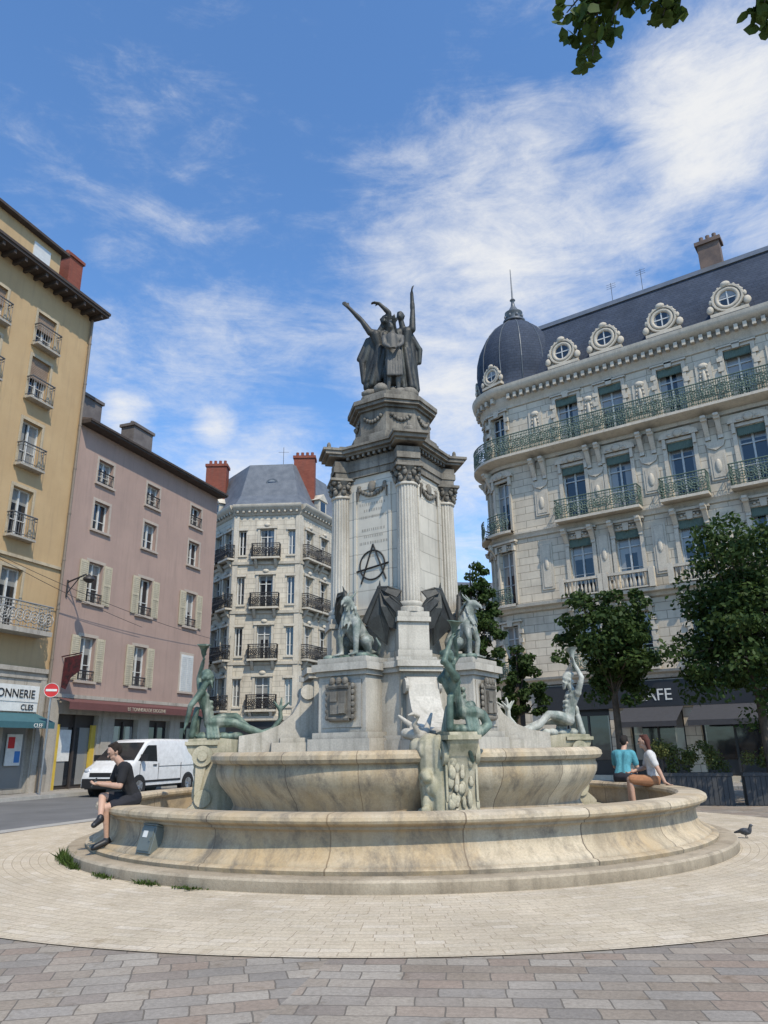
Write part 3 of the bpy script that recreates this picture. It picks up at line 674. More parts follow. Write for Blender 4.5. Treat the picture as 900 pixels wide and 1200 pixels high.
def triton(name,mt,k,arm='high',turn=0,sc_=1.0):
    pel=V((.10,0,.27)); che=V((-.08,0,.80)); hd=V((.02,0,1.05))
    if arm=='high': pel=V((.06,0,.28)); che=V((-.12,0,.80)); hd=V((-.10,.02,1.07))
    P=torso(che,pel,(0,1,0),1.05 if arm!='high' else .95); P.append(('c',che,.065,hd-V((0,0,.05)),.055)); P+=head(hd,(.85,.1,-.15 if arm!='high' else .35),(0,0,1),1.08)
    P.append(('e',hd+V((-.02,0,.07)),(.10,.098,.085)))
    for kk in range(12): P.append(('e',hd+V((-.08+.03*(kk%3),.06*cos(kk*1.3),.09-.035*(kk%5))),(.04,.04,.045)))
    for kk in range(4): P.append(('c',hd+V((.07,.03*(kk-1.5),-.08)),.025,hd+V((.09,.025*(kk-1.5),-.19)),.012))
    for kk in (-1,1): P+= [('e',che+V((.085,.08*kk,-.08)),(.065,.08,.06)),('e',che+V((0,.19*kk,-.02)),(.075,.07,.075))]
    for kk in range(3):
        for q_ in (-1,1): P.append(('e',V((.10+.01*kk,.04*q_,.62-.09*kk)),(.045,.042,.04)))
    e1=V((-.14,.30,1.06)) if arm!='high' else V((.16,.20,1.12)); w1=V((-.08,.16,1.34)) if arm!='high' else V((.06,.06,1.38))
    sh=che+V((0,.19,-.02)); P+=chain([sh,e1,w1],[.066,.05,.036]); P.append(('c',sh.lerp(e1,.3),.064,sh.lerp(e1,.7),.06))
    P+=hand(w1,(.1,-.3,1),(1,0,0),1.15)
    sh=che+V((0,-.19,-.02))
    if arm=='high': P+=chain([sh,(-.34,-.24,1.00),(-.14,-.12,1.32)],[.066,.05,.036]); P+=hand((-.14,-.12,1.32),(.5,.3,1),(1,0,0),1.15)
    else: P+=chain([sh,(-.24,-.30,.55),(-.30,-.26,.24)],[.066,.05,.036]); P+=hand((-.30,-.26,.24),(-.3,0,-1),(1,0,0),1.2)
    for sg in (-1,1):
        kn=V((.54,.14*sg,.38 if sg>0 else .26)); hp=pel+V((0,.09*sg,0))
        if arm=='high': kn=V((.36,.14*sg,.40 if sg>0 else .25))
        tl=[(.78,.14*sg,.16),(1.0,.11*sg,.08),(1.20,.08*sg,.15),(1.33,.06*sg,.33),(1.32,.05*sg,.50)] if arm!='high' else [(.44,.16*sg,.10),(.30,.20*sg,.0),(.12,.22*sg,-.10),(.05,.20*sg,-.25),(.12,.18*sg,-.40)]
        P+=chain([hp,hp.lerp(kn,.5)+V((0,0,.02)),kn]+tl,[.11,.10,.072,.07,.06,.05,.04,.032])
        if arm!='high':
            for e in ((1.48,.12*sg,.62),(1.34,.02*sg,.70),(1.20,.05*sg,.64)): P+=chain([(1.32,.05*sg,.48),e],[.034,.014])
    for i in range(6): P.append(('e',(-.02+(.12 if arm!='high' else .06)*i,random.uniform(-.1,.1),.04),(.12,.13,.08)))
    P+=[('c',(-.14,-.05,.5),.05,(-.20,-.10,.05),.06),('c',(-.10,.08,.35),.05,(-.14,.13,.03),.06)]
    for kk in range(4): P.append(('c',(.05+.05*kk,-.14,.30),.03,(.08+.06*kk,-.20,.02),.03))
    loc=Matrix.Rotation(-k*pi/2,4,'Z')@V((0,-3.50,1.70))
    o=remesh(P,.015,name,mt,FT,loc=loc,rot=-k*pi/2+pi/2+turn,smooth=2); o.scale=(sc_,)*3
    b=B(); b.M=Matrix.Translation((.0 if arm=='high' else -.08,.0 if arm=='high' else .12,1.42))@Matrix.Rotation(.25,4,'X')@Matrix.Scale(1.2,4)
    b.lathe([(.015,0),(.035,.06),(.05,.12),(.08,.17),(.11,.19),(.09,.18),(.03,.1)],16)
    b.obj('shell_horn',mt,o,50)
    return o
triton('triton_statue',BRONZE_G,0,'high',rad(-75),.95)
triton('triton_statue',BRONZE_G,1,'low')
triton('triton_statue',BRONZE_P,3,'low')
P=chain([(-.42,-3.12,1.66),(-.62,-3.0,1.70)],[.10,.08])+chain([(-.48,-3.15,1.70),(-.56,-3.2,1.82),(-.50,-3.25,1.93),(-.60,-3.32,1.96)],[.05,.032,.028,.025])
P+=chain([(-.60,-3.32,1.96),(-.68,-3.36,1.94)],[.028,.012])
P+=chain([(-.40,-3.0,1.70),(-.7,-2.9,1.95)],[.07,.022])+chain([(-.36,-3.1,1.7),(-.2,-2.9,1.98)],[.06,.022])
remesh(P,.013,'swan_spout',STONE_W,FT,smooth=2)
P=[('c',(-.34,-3.25,1.5),.20,(-.30,-3.25,.5),.17),('c',(-.44,-3.1,1.5),.17,(-.36,-3.15,1.0),.15),('c',(-.24,-3.4,1.55),.13,(-.24,-3.45,.5),.13)]
rr_=random.Random(9)
for i in range(40):
    z=rr_.uniform(.45,1.6); P.append(('e',(-.34+rr_.uniform(-.14,.12),-3.25+rr_.uniform(-.22,.12),z),(rr_.uniform(.05,.10),rr_.uniform(.05,.11),rr_.uniform(.06,.16))))
remesh(P,.015,'pier_rockwork',STONE_P,FT,smooth=4)
def griffin(k):
    P=[]
    P+=chain([(0,-1.25,3.34),(0,-1.42,3.52),(0,-1.52,3.72)],[.19,.18,.14])
    P+=chain([(0,-1.52,3.74),(0,-1.57,3.88),(0,-1.61,3.97)],[.12,.095,.085])
    P+=[('e',(0,-1.64,3.98),(.08,.11,.085))]
    P+=chain([(0,-1.68,3.98),(0,-1.78,3.94),(0,-1.82,3.88)],[.06,.035,.015]); P+=chain([(0,-1.66,3.93),(0,-1.75,3.87)],[.035,.015])
    for i in range(6): P.append(('c',(0,-1.56+.035*i,4.06-.05*i*.6),.022,(0,-1.46+.03*i,4.12-.09*i),.010))
    for sg in (-1,1):
        P+=chain([(.05*sg,-1.58,4.04),(.08*sg,-1.50,4.13),(.07*sg,-1.46,4.20)],[.026,.018,.008])
        P+=chain([(.13*sg,-1.54,3.60),(.17*sg,-1.62,3.34),(.15*sg,-1.60,3.08)],[.09,.055,.045])
        for t in (-.03,0,.03): P+=chain([(.15*sg+t,-1.62,3.06),(.15*sg+t*1.4,-1.75,3.03)],[.03,.018])
        P+=chain([(.15*sg,-1.25,3.30),(.25*sg,-1.45,3.28),(.23*sg,-1.28,3.06),(.23*sg,-1.50,3.04)],[.13,.10,.05,.045])
    P+=chain([(0,-1.1,3.2),(.2,-1.05,3.1),(.35,-1.2,3.08),(.45,-1.3,3.2),(.40,-1.34,3.32)],[.05,.04,.035,.03,.02])
    for i in range(30):
        a=rr_.uniform(0,2*pi); z=rr_.uniform(3.55,3.95); r=.11+.07*(3.95-z); P.append(('c',(r*cos(a),-1.54+r*.8*sin(a),z),.028,(r*1.25*cos(a),-1.57+r*1.1*sin(a),z-.12),.012))
    o=remesh(P,.0145,'griffin_statue',BRONZE_M,FT,rot=-pi/4+k*pi/2,smooth=1)
    for sg in (-1,1):
        root=V((.12*sg,-1.28,3.62)); wr=V((.38*sg,-1.18,4.24))
        tips=[V((.72*sg,-.98,4.18)),V((.78*sg,-.95,3.84)),V((.68*sg,-.95,3.48)),V((.42*sg,-1.02,3.24))]
        b=B(); memb=[]
        for i in range(3):
            m=(tips[i]+tips[i+1])/2; m=m.lerp(wr,.2)+V((0,-.06,0))
            c1=(wr+tips[i])/2+V((0,-.07,.03)); c2=(wr+m)/2+V((0,-.10,0)); c3=(wr+tips[i+1])/2+V((0,-.07,.03))
            memb+= [[wr,c1,c2],[c1,tips[i],m],[c1,m,c2],[wr,c2,c3],[c2,m,c3],[m,tips[i+1],c3]]
        memb.append([wr,(wr+tips[3])/2+V((0,-.07,.03)),root]); memb.append([root,(wr+tips[3])/2+V((0,-.07,.03)),tips[3]])
        for tri in memb:
            n=V((0,-.012,0))
            vv=[tuple(p+n) for p in tri]+[tuple(p-n) for p in tri]
            b.add(vv,[(0,1,2),(5,4,3),(0,3,4,1),(1,4,5,2),(2,5,3,0)])
        for t in tips:
            c1=(wr+t)/2+V((0,-.07,.03)); b.cyl(wr,c1,.035,.025,8); b.cyl(c1,t,.025,.008,8)
        b.cyl(root,wr,.065,.045,8); b.ell(wr,.05,8,6); b.cyl(wr,wr+V((.03*sg,-.03,.13)),.03,.004,6)
        b.obj('wing',BRONZE_D,o)
    return o
for k in (0,1): griffin(k)
for k in (0,1):
    b=B()
    for i in range(14): b.ell((random.uniform(-.40,.40),random.uniform(-1.75,-1.1),3.0),(.12,.12,.06),8,5)
    b.obj('statue_rock_base',BRONZE_G,FT,60,rot=-pi/4+k*pi/2)

# ================================================================== RIGHT BUILDING
RA=math.atan2(-.579,.815)
RB=empty('apartment_building',(8.1,33.4,0),RA,'ornate pale stone apartment building with round corner tower and slate roof','building')
SW=[1.08,3.24,5.97,8.82,11.67,14.5]
rows=[(4.75,2.15),(7.95,2.6),(11.5,2.6),(15.3,2.4)]
TW=2.0; XL=-2.2; TC=(XL,2.0)
ops=[]
for sxx in SW:
    for z,h in rows: ops.append((sxx-.55,sxx+.55,z,z+h))
shops=[(-.4,1.6),(2.4,4.6),(5.2,7.6),(8.2,10.4),(11,13.2),(13.8,15.6)]
for a,c in shops: ops.append((a,c,.3,3.6))
b=B(); wall_open(b,XL,16.5,0,18.6,ops,.3)
b.add([(16.5,0,0),(16.5,12,0),(16.5,12,18.6),(16.5,0,18.6)],[(0,1,2,3)])
b.add([(XL-TW,2,0),(XL-TW,12,0),(XL-TW,12,18.6),(XL-TW,2,18.6)],[(0,1,2,3)])
b.add([(XL-TW,12,0),(16.5,12,0),(16.5,12,18.6),(XL-TW,12,18.6)],[(0,1,2,3)])
b.obj('wall',R_STONE,RB)
b=B()
twA=[-98,-56,-15]
def tp(a,r): return (TC[0]+r*sin(a),TC[1]-r*cos(a))
hw=.45/TW
cuts=sorted([rad(x) for x in range(-150,31,6)]+[rad(a)-hw for a in twA]+[rad(a)+hw for a in twA])
zc=sorted(set([0,18.6]+[z for z,h in rows]+[z+h for z,h in rows]+[.3,3.6]))
for i in range(len(cuts)-1):
    am=(cuts[i]+cuts[i+1])/2
    if cuts[i+1]-cuts[i]<1e-4: continue
    inw=any(abs(am-rad(a))<hw for a in twA)
    for j in range(len(zc)-1):
        zm=(zc[j]+zc[j+1])/2
        if inw and any((z<zm<z+h) for z,h in rows+[(.3,3.3)]): continue
        p,q=tp(cuts[i],TW),tp(cuts[i+1],TW)
        b.add([(*p,zc[j]),(*q,zc[j]),(*q,zc[j+1]),(*p,zc[j+1])],[(0,1,2,3)])
for a in twA:
    for sg in (-1,1):
        p=tp(rad(a)+sg*hw,TW); q=tp(rad(a)+sg*hw,TW-.3)
        b.add([(*p,0.3),(*q,.3),(*q,18),(*p,18)],[(0,1,2,3)])
b.obj('tower_wall',R_STONE,RB)
b=B(); b.lathe([(TW-.36,0),(TW-.36,18.5)],40,c=TC); b.obj('tower_core',SHOPD,RB)
def trimprof(b,prof):
    b.extx([(-o,z) for o,z in prof]+[(.1,prof[-1][1]),(.1,prof[0][1])],XL,16.55)
    b.lathe([(TW+o,z) for o,z in prof],44,c=TC,a0=rad(-250),a1=rad(-88))
b=B()
trimprof(b,[(0,4.05),(.10,4.10),(.14,4.25),(.30,4.32),(.34,4.42),(0,4.46)])
trimprof(b,[(0,7.42),(.14,7.48),(.20,7.62),(.42,7.66),(.45,7.80),(0,7.84)])
trimprof(b,[(0,11.0),(.08,11.04),(.10,11.2),(.16,11.26),(.16,11.34),(0,11.38)])
trimprof(b,[(0,14.75),(.10,14.8),(.14,14.95),(.62,15.08),(.70,15.12),(.70,15.24),(0,15.27)])
trimprof(b,[(0,17.95),(.06,18.0),(.08,18.2),(.2,18.35),(.22,18.6),(.45,18.75),(.55,18.85),(.58,18.98),(.60,19.1),(0,19.2)])
for x in np.arange(XL+.4,16.4,.36): b.box(x-.08,x+.08,-.42,0.05,18.38,18.64)
for a in np.arange(-150,-3,10.5):
    b.M=Matrix.Translation((TC[0],TC[1],0))@Matrix.Rotation(rad(a),4,'Z'); b.box(-.08,.08,-TW-.42,-TW+.05,18.38,18.64)
b.M=Matrix.Identity(4)
b.obj('cornice',R_TRIM,RB,40)
def bracket(b,x,z1,dp,h,w=.16):
    b.extx([(0.02,z1),(-dp,z1),(-dp,z1-.1),(-dp*.75,z1-.22),(-dp*.4,z1-h*.6),(-.08,z1-h*.85),(-.1,z1-h),(0.02,z1-h)],x-w/2,x+w/2)
    b.cyl((x-w/2-.02,-dp*.7,z1-.16),(x+w/2+.02,-dp*.7,z1-.16),.1,seg=10)
def brm(dp,h,w=.16):
    b=B(); bracket(b,0,0,dp,h,w); return b.mesh('carved_bracket',R_TRIM)
BR1=brm(.55,1.0,.2); BR2=brm(.42,.7); BR3=brm(.5,.75,.2)
b=B()
b.extr([(-.4,13.7),(.4,13.7),(.32,13.45),(0,13.3),(-.32,13.45)],-.1,0.02)
b.box(-.34,.34,-.05,0.02,12.0,13.5); b.box(-.24,.24,-.07,0,12.1,13.1); b.ell((0,-.06,12.6),(.14,.07,.32),10,8)
PAN1=b.mesh('carved_panel',R_TRIM,60)
b=B(); b.box(-.34,.34,-.045,0.02,15.9,17.6); b.ell((0,-.05,17.3),(.22,.07,.14),10,6); b.ell((0,-.05,16.7),(.1,.06,.4),10,6)
for i in range(6):
    for sg in (-1,1): b.ell((sg*(.12+.02*i),-.05,17.2-.2*i),(.05,.05,.07),6,4)
PAN2=b.mesh('carved_panel',R_TRIM,60)
b=B(); b.box(-.3,.3,-.05,0.02,8.4,10.6); b.box(-.2,.2,-.075,0,8.5,10.5); b.ell((0,-.08,9.6),(.11,.05,.3),10,6); PAN3=b.mesh('carved_panel',R_TRIM,60)
mids=[-.6]+[(SW[i]+SW[i+1])/2 for i in range(5)]
for m in mids:
    for dx in (-.26,.26): place('carved_bracket',BR1,RB,(m+dx,0,14.8))
    for pn in (PAN1,PAN2,PAN3): place('carved_panel',pn,RB,(m,0,0))
for sxx in SW[:5]:
    for dx in (-.62,.62):
        place('carved_bracket',BR2,RB,(sxx+dx,0,7.45)); place('carved_bracket',BR3,RB,(sxx+dx,0,11.0))
for a in (-77,-36):
    x,y=tp(rad(a),TW)
    place('carved_bracket',BR1,RB,(x,y,14.8),rad(a)); place('carved_bracket',BR2,RB,(x,y,7.45),rad(a)); place('carved_bracket',BR2,RB,(x,y,11),rad(a))
def surround(w,h,style,wd=.17):
    b=B(); e=w/2
    b.box(-e-wd,-e,-.07,0.05,-.02,h+.02); b.box(e,e+wd,-.07,0.05,-.02,h+.02)
    b.box(-e-wd,e+wd,-.072,0.05,h+.02,h+.16); b.box(-e-wd-.03,e+wd+.03,-.11,0.05,-.14,-.02)
    if style==0:
        b.box(-e-.28,e+.28,-.22,0.02,h+.36,h+.46); b.box(-e-.24,e+.24,-.13,0.02,h+.28,h+.36); b.box(-e-.17,e+.17,-.05,0.02,h+.16,h+.28)
        for sg in (-1,1): b.box(sg*(e+.09)-.07,sg*(e+.09)+.07,-.17,0,h-.05,h+.28)
        b.extr([(-.11,h-.02),(.11,h-.02),(.15,h+.35),(-.15,h+.35)],-.15,0)
        for i in range(5): b.ell(((i-2)*.17,-.08,h+.22-.03*abs(i-2)),(.08,.07,.06),8,5)
    elif style==1:
        pts=[(-e-.28,h+.2),(e+.28,h+.2),(e+.28,h+.28)]+[((e+.28)*cos(a),h+.28+.3*sin(a)) for a in np.linspace(.2,pi-.2,9)]+[(-e-.28,h+.28)]
        b.extr(pts,-.16,0.02); b.ell((0,-.17,h+.34),(.2,.08,.17),12,8)
        for sg in (-1,1): b.ell((sg*.36,-.15,h+.3),(.15,.05,.07),8,6); b.box(sg*(e+.09)-.07,sg*(e+.09)+.07,-.14,0,h-.25,h+.2)
    else:
        b.extr([(-.13,h-.02),(.13,h-.02),(.18,h+.3),(-.18,h+.3)],-.14,0.02); b.box(-e-.24,e+.24,-.14,0.02,h+.16,h+.24)
        for i in range(5):
            for sg in (-1,1): b.box(sg*(e+.04) if sg>0 else -e-.28,sg*(e+.28) if sg>0 else -e-.04,-.09,0,i*h/5+.04,i*h/5+h/5*.55)
    return b.mesh('window_surround',R_TRIM,60)
SRM=[surround(1.1,rows[i][1],[2,0,1,2][i]) for i in range(4)]
SRT=[surround(.9,rows[i][1],[2,0,1,2][i],.12) for i in range(4)]
BLUEW=plain('blue_grey_window_paint',(.48,.50,.49),.5)
b=B(); b.box(-.53,.53,-.03,.1,0,.34); 
for i in range(14): b.box(-.5+i*.0735,-.47+i*.0735,-.045,-.02,-.05,.33)
PEL=b.mesh('window_blind_pelmet',IRON_G)
for sxx in SW:
    for i,(z,h) in enumerate(rows):
        o=window(RB,sxx,0.05,z,0,1.1,h,BLUEW); place('window_surround',SRM[i],RB,(sxx,0,z))
        if i>=1: place('window_blind_pelmet',PEL,o,(0,0,h-.34))
for a in twA:
    for i,(z,h) in enumerate(rows):
        x,y=tp(rad(a),TW-.07); o=window(RB,x,y,z,rad(a),.9,h,BLUEW); x,y=tp(rad(a),TW-.04); place('window_surround',SRT[i],RB,(x,y,z),rad(a))
def balc(x0,x1,z,h,dp,name='balcony'):
    b=B(); b.c=0; b.box(x0,x1,-dp-.06,0,z-.12,z); b.c=1
    rail(b,[(x0+.03,0),(x0+.03,-dp),(x1-.03,-dp),(x1-.03,0)],z,h); b.obj(name,[R_TRIM,IRON_G],RB)
b=B(); pts=[tp(rad(a),TW+.66) for a in range(-150,1,8)]
rail(b,pts+[(x,-.68) for x in np.arange(-1.7,16.6,1.6)],15.25,1.0,.085,.016); b.obj('long_balcony_railing',IRON_G,RB)
balc(.2,4.1,11.44,.95,.6); balc(5.0,6.95,11.44,.95,.6); balc(7.8,12.7,11.44,.95,.6); balc(13.4,15.6,11.44,.95,.6)
for sxx in SW: balc(sxx-.8,sxx+.8,4.55,.75,.36)
for a in twA:
    for (z,h_) in ((11.44,.9),(7.86,.75),(4.5,.7)):
        b=B(); b.lathe([(TW-.02,z-.12),(TW+.5,z-.12),(TW+.5,z),(TW-.02,z)],10,c=TC,a0=rad(a-90-19),a1=rad(a-90+17)); b.c=1
        rail(b,[tp(rad(a+d_),TW+.46) for d_ in range(-18,17,6)],z,h_); b.obj('balcony',[R_TRIM,IRON_G],RB)
def balus(x0,x1,z,y):
    b=B(); n=int((x1-x0)/.17)
    for i in range(n):
        x=x0+(i+.5)*(x1-x0)/n
        b.M=Matrix.Translation((x,y,z)); b.lathe([(.03,0),(.055,.05),(.06,.2),(.03,.4),(.05,.6)],6); b.M=Matrix.Identity(4)
    b.box(x0-.1,x1+.1,y-.09,y+.09,z+.6,z+.72); b.box(x0-.1,x1+.1,y-.08,y+.08,z-.06,z)
    for x in (x0-.1,x1+.1): b.box(x-.12,x+.12,y-.11,y+.11,z-.08,z+.78)
    b.obj('stone_balustrade',R_TRIM,RB,50)
for x0,x1 in ((.3,1.9),(2.3,4.1),(5.1,6.9),(7.95,9.75),(10.8,12.6)): balus(x0,x1,7.9,-.42)
for a,c in shops:
    b=B(); b.c=0
    b.box(a,c,.25,.3,.3,3.6); 
    b.c=1; b.box(a+.1,c-.1,.2,.245,.9,2.7); b.c=0
    b.box((a+c)/2-.04,(a+c)/2+.04,.15,.24,.3,2.8); b.box(a,c,.1,.24,2.7,2.85)
    b.obj('shopfront',[SHOPD,GLASS],RB)
b=B(); b.box(-1.6,16.0,-.16,-.02,2.95,4.0); b.obj('shop_fascia',SHOPD,RB)
put_text('shop_name_sign','CAFE',.66,WHITE,RB,(3.55,-.18,3.2),0)
AWM=plain('charcoal_awning',(.05,.05,.055),.8)
for a,c in shops[1:]:
    b=B(); b.add([(a-.1,-.17,2.94),(c+.1,-.17,2.94),(c+.1,-1.5,2.35),(a-.1,-1.5,2.35),(a-.1,-1.5,2.15),(c+.1,-1.5,2.15)],[(0,1,2,3),(3,2,5,4)]); b.obj('awning',AWM,RB)
b=B()
b.extx([(.25,19.2),(.45,19.5),(1.0,21.2),(1.9,23.0),(2.3,23.4),(6,24.2),(11.75,19.2)],XL-.2,16.5)
rf=b.obj('roof',SLATE,RB)
b=B(); b.extx([(1.8,23.0),(2.3,23.55),(2.5,23.5),(2.3,23.35),(1.95,22.95)],XL+1.0,16.45); b.box(XL+.1,16.45,-.05,.35,19.18,19.42); b.obj('zinc_ridge',ZINC,rf)
b=B(); prof=[(2.18,19.18),(2.16,19.5),(2.08,19.6),(2.18,20.1),(2.22,20.8),(2.17,21.5),(2.0,22.2),(1.70,22.85),(1.28,23.4),(.82,23.8),(.45,24.05)]
b.lathe(prof,48,c=TC); dm=b.obj('dome',SLATE,RB,60)
b=B()
for k in range(12):
    a=k*pi/6
    pp=[(TC[0]+(r+.01)*cos(a),TC[1]+(r+.01)*sin(a),z) for r,z in prof[2:]]
    for p,q in zip(pp[:-1],pp[1:]): b.cyl(p,q,.03,seg=5)
b.lathe([(.45,24.0),(.62,24.08),(.62,24.18),(.44,24.25),(.42,24.55),(.5,24.63),(.5,24.7),(.30,24.85),(.13,25.15),(.08,25.45),(.16,25.55),(.05,25.7),(.02,27.6)],20,c=TC)
for k in range(8):
    a=k*pi/4; b.ell((TC[0]+.5*cos(a),TC[1]+.5*sin(a),24.38),(.07,.07,.12),8,6)
b.obj('finial',ZINC,dm,50)
b=B(); b.torus((0,-.02,0),.43,.10,'Y',24,8); b.torus((0,-.06,0),.58,.07,'Y',24,6)
b.box(-.75,.75,-.12,1.1,-.75,-.6); b.extr([(-.62,-.6),(.62,-.6),(.62,0),(.44,.44),(0,.62),(-.44,.44),(-.62,0)],0.0,1.2)
for sg in (-1,1): b.ell((sg*.72,-.04,-.35),(.16,.1,.2),10,6); b.ell((sg*.66,-.04,0),(.09,.07,.14),8,6)
b.ell((0,-.08,.66),(.2,.1,.14),10,6)
for k in range(10):
    a=pi*k/9; b.ell((.62*cos(a),-.08,.62*sin(a)),(.06,.05,.06),6,4)
dmm=b.mesh('dormer',R_TRIM,50)
b=B(); b.cyl((0,-.03,0),(0,.02,0),.36,seg=24); dgl=b.mesh('glass_pane',GLASS,40)
b=B(); b.box(-.025,.025,-.055,-.035,-.35,.35); b.box(-.35,.35,-.056,-.036,-.025,.025); dmf=b.mesh('window_frame',WHITEP)
def dormer(x,y,z,r,sc_=1):
    o=place('dormer',dmm,RB,(x,y,z),r); o.scale=(sc_,)*3; place('glass_pane',dgl,o); place('window_frame',dmf,o)
for sxx in SW: dormer(sxx,.12,20.25,0,1.05)
for a in (-70,-14):
    x,y=tp(rad(a),2.22); dormer(x,y,20.0,rad(a),.85)
CHM=mat('chimney_stone',(.20,.14,.11),(.12,.09,.08),2,.9)
b=B(); b.box(7.6,8.6,2.4,3.0,23,24.9); b.box(7.5,8.7,2.3,3.1,24.9,25.1)
for i in range(3): b.cyl((7.8+i*.3,2.7,25.1),(7.8+i*.3,2.7,25.5),.1,seg=10)
b.obj('chimney',CHM,rf)
b=B(); b.box(.6,1.2,3.2,3.8,23,24.1); b.obj('chimney',CHM,rf)
for x,z in ((3.0,25.2),(4.6,25.4)):
    b=B(); b.cyl((x,3.2,23.4),(x,3.2,z),.014,seg=5)
    for i in range(3): b.cyl((x-.25,3.2,z-.08-.12*i),(x+.25,3.2,z-.08-.12*i),.009,seg=4)
    b.obj('roof_antenna',IRON_K,rf)

# ================================================================== LEFT TAN BUILDING
def plain_surround(name,w,h,m,sill=.12,d=.03):
    b=B()
    for sg in (-1,1): b.box(sg*w/2,sg*(w/2+.12),-d,0.02,0,h)
    b.box(-w/2-.12,w/2+.12,-d-.002,0.02,h,h+.13); b.box(-w/2-.16,w/2+.16,-.10,0.02,-sill,0)
    return b.mesh(name,m)
TB=empty('town_house',(*LP,0),LA,'tall ochre rendered town house with iron balconies and shop below','building')
tcols=[-2.5,-5.1,-7.7,-10.3]; trow=[(6.0,2.2),(9.4,1.95),(12.25,1.9),(15.1,1.85),(17.5,1.5)]
ops=[(x-.5,x+.5,z,z+h) for x in tcols for z,h in trow]+[(-1.9,-.5,.12,2.75),(-4.9,-2.5,.5,2.7),(-8,-5.6,.5,2.7)]
b=B(); wall_open(b,-13,0,4.6,20.4,[o for o in ops if o[2]>3],.3)
b.add([(0,0,0),(0,12,0),(0,12,20.4),(0,0,20.4)],[(0,1,2,3)]); b.add([(-13,0,0),(-13,12,0),(-13,12,20.4),(-13,0,20.4)],[(0,1,2,3)])
b.obj('wall',TAN,TB)
b=B(); wall_open(b,-13,0,0,4.6,[o for o in ops if o[2]<3],.3); b.box(-13,.01,-.1,0,4.45,4.62); b.box(-13,.01,-.06,0,4.2,4.3)
b.box(-.42,.012,-.05,0,0,4.2); b.obj('ground_floor_wall',GREYST,TB)
CREAM=mat('cream_trim',(.52,.43,.29),(.43,.35,.24),1,.85,streak=.3,crease_dark=.3)
tsm={h:plain_surround('window_surround',1.0,h,CREAM) for z,h in trow}
for x in tcols:
    for z,h in trow: window(TB,x,.05,z,0,1.0,h,WHITEP,False); place('window_surround',tsm[h],TB,(x,0,z))
b=B(); b.box(-13,0.03,-.08,0.02,8.6,8.72); b.obj('string_course',CREAM,TB)
GI=plain('grey_iron',(.13,.13,.13),.5)
RB2=B(); RB2.box(-.62,.62,-.34,0,-.1,-.02); RB2.c=1; rail(RB2,[(-.6,0),(-.6,-.3),(.6,-.3),(.6,0)],0,.85,.11,orn=False); tbm=RB2.mesh('balcony',[GREYST,GI])
for x in tcols:
    for z,h in trow[1:]: place('balcony',tbm,TB,(x,0,z))
RB2=B(); RB2.box(-9,-.9,-.75,0,5.75,5.92); RB2.c=1; rail(RB2,[(-9,-.7),(-.95,-.7),(-.95,0)],5.92,.95,.13,orn=True); RB2.obj('long_balcony',[GREYST,plain('pale_iron',(.26,.255,.24),.5)],TB)
BW=mat('roller_blind',(.30,.22,.16),(.24,.17,.12),3,.8)
for (x,z,h) in ((-2.5,15.1,1.85),(-5.1,17.5,1.5),(-2.5,17.5,1.5)):
    b=B()
    for i in range(int(h*.5/.07)): b.box(x-.49,x+.49,.08,.12,z+h-.07*(i+1),z+h-.07*i-.012)
    b.box(x-.48,x+.48,.10,.115,z+h*.52,z+h); b.obj('roller_blind',BW,TB)
b=B(); b.box(-13,.22,-.75,12,20.4,20.52); b.box(-13,.26,-.8,12,20.52,20.64)
for x in np.arange(-12.8,.2,.55): b.box(x-.06,x+.06,-.68,0.05,20.22,20.4)
b.obj('eave',EAVE,TB)
b=B(); b.extx([(-.8,20.64),(1.7,21.7),(6,22.6),(12,20.64)],-13,.26); rf=b.obj('roof',ZINC,TB)
b=B(); b.c=0; b.box(-7.5,-2.1,.15,3.2,20.7,22.4); b.c=1; b.box(-7.7,-1.9,-.15,3.4,22.4,22.52); b.extx([(-.15,22.52),(1.6,23.2),(3.4,22.52)],-7.7,-1.9); b.c=2
b.box(-3.6,-2.7,.10,.15,21.2,22.1); b.obj('attic_storey',[TAN,EAVE,WHITEP],rf)
b=B(); b.box(-1.15,-.35,.6,1.4,20.8,23.2); b.box(-1.22,-.28,.53,1.47,23.2,23.35)
for i in range(2): b.cyl((-.95+.36*i,1.0,23.35),(-.95+.36*i,1.0,23.7),.11,seg=10)
b.obj('chimney',BRICK,rf)
b=B(); b.cyl((-.12,-.13,.1),(-.12,-.13,20.3),.06,seg=10); 
for z in range(1,20,2): b.cyl((-.12,-.13,z),(-.12,-.13,z+.06),.075,seg=10)
b.obj('drainpipe',plain('zinc_pipe',(.20,.16,.12),.6),TB)
b=B(); b.c=0; b.box(-8,-.5,.22,.28,.12,2.75); b.c=1; b.box(-1.75,-.65,.2,.215,.3,2.6); b.box(-4.7,-2.7,.2,.215,.9,2.6); b.box(-7.8,-5.8,.2,.215,.9,2.6)
b.obj('shopfront',[GREYST,GLASS],TB)
b=B(); b.box(-9,-.55,-.12,-.02,3.35,3.95); b.box(-9,-.55,-.10,-.02,3.0,3.355); b.obj('shop_sign_board',WHITE,TB)
put_text('shop_sign_lettering','CORDONNERIE',.42,BLACK,TB,(-.75,-.14,3.5),0,'RIGHT'); 
put_text('shop_sign_lettering','CLES',.28,BLACK,TB,(-.75,-.12,3.07),0,'RIGHT')
b=B(); b.add([(-9,-.05,2.95),(-.5,-.05,2.95),(-.5,-1.0,2.6),(-9,-1.0,2.6),(-.5,-1.0,2.38),(-9,-1.0,2.38)],[(0,1,2,3),(3,2,4,5)]); b.obj('awning',TEAL,TB)
put_text('awning_lettering','CLEF',.2,WHITE,TB,(-1.3,-1.01,2.41),0)
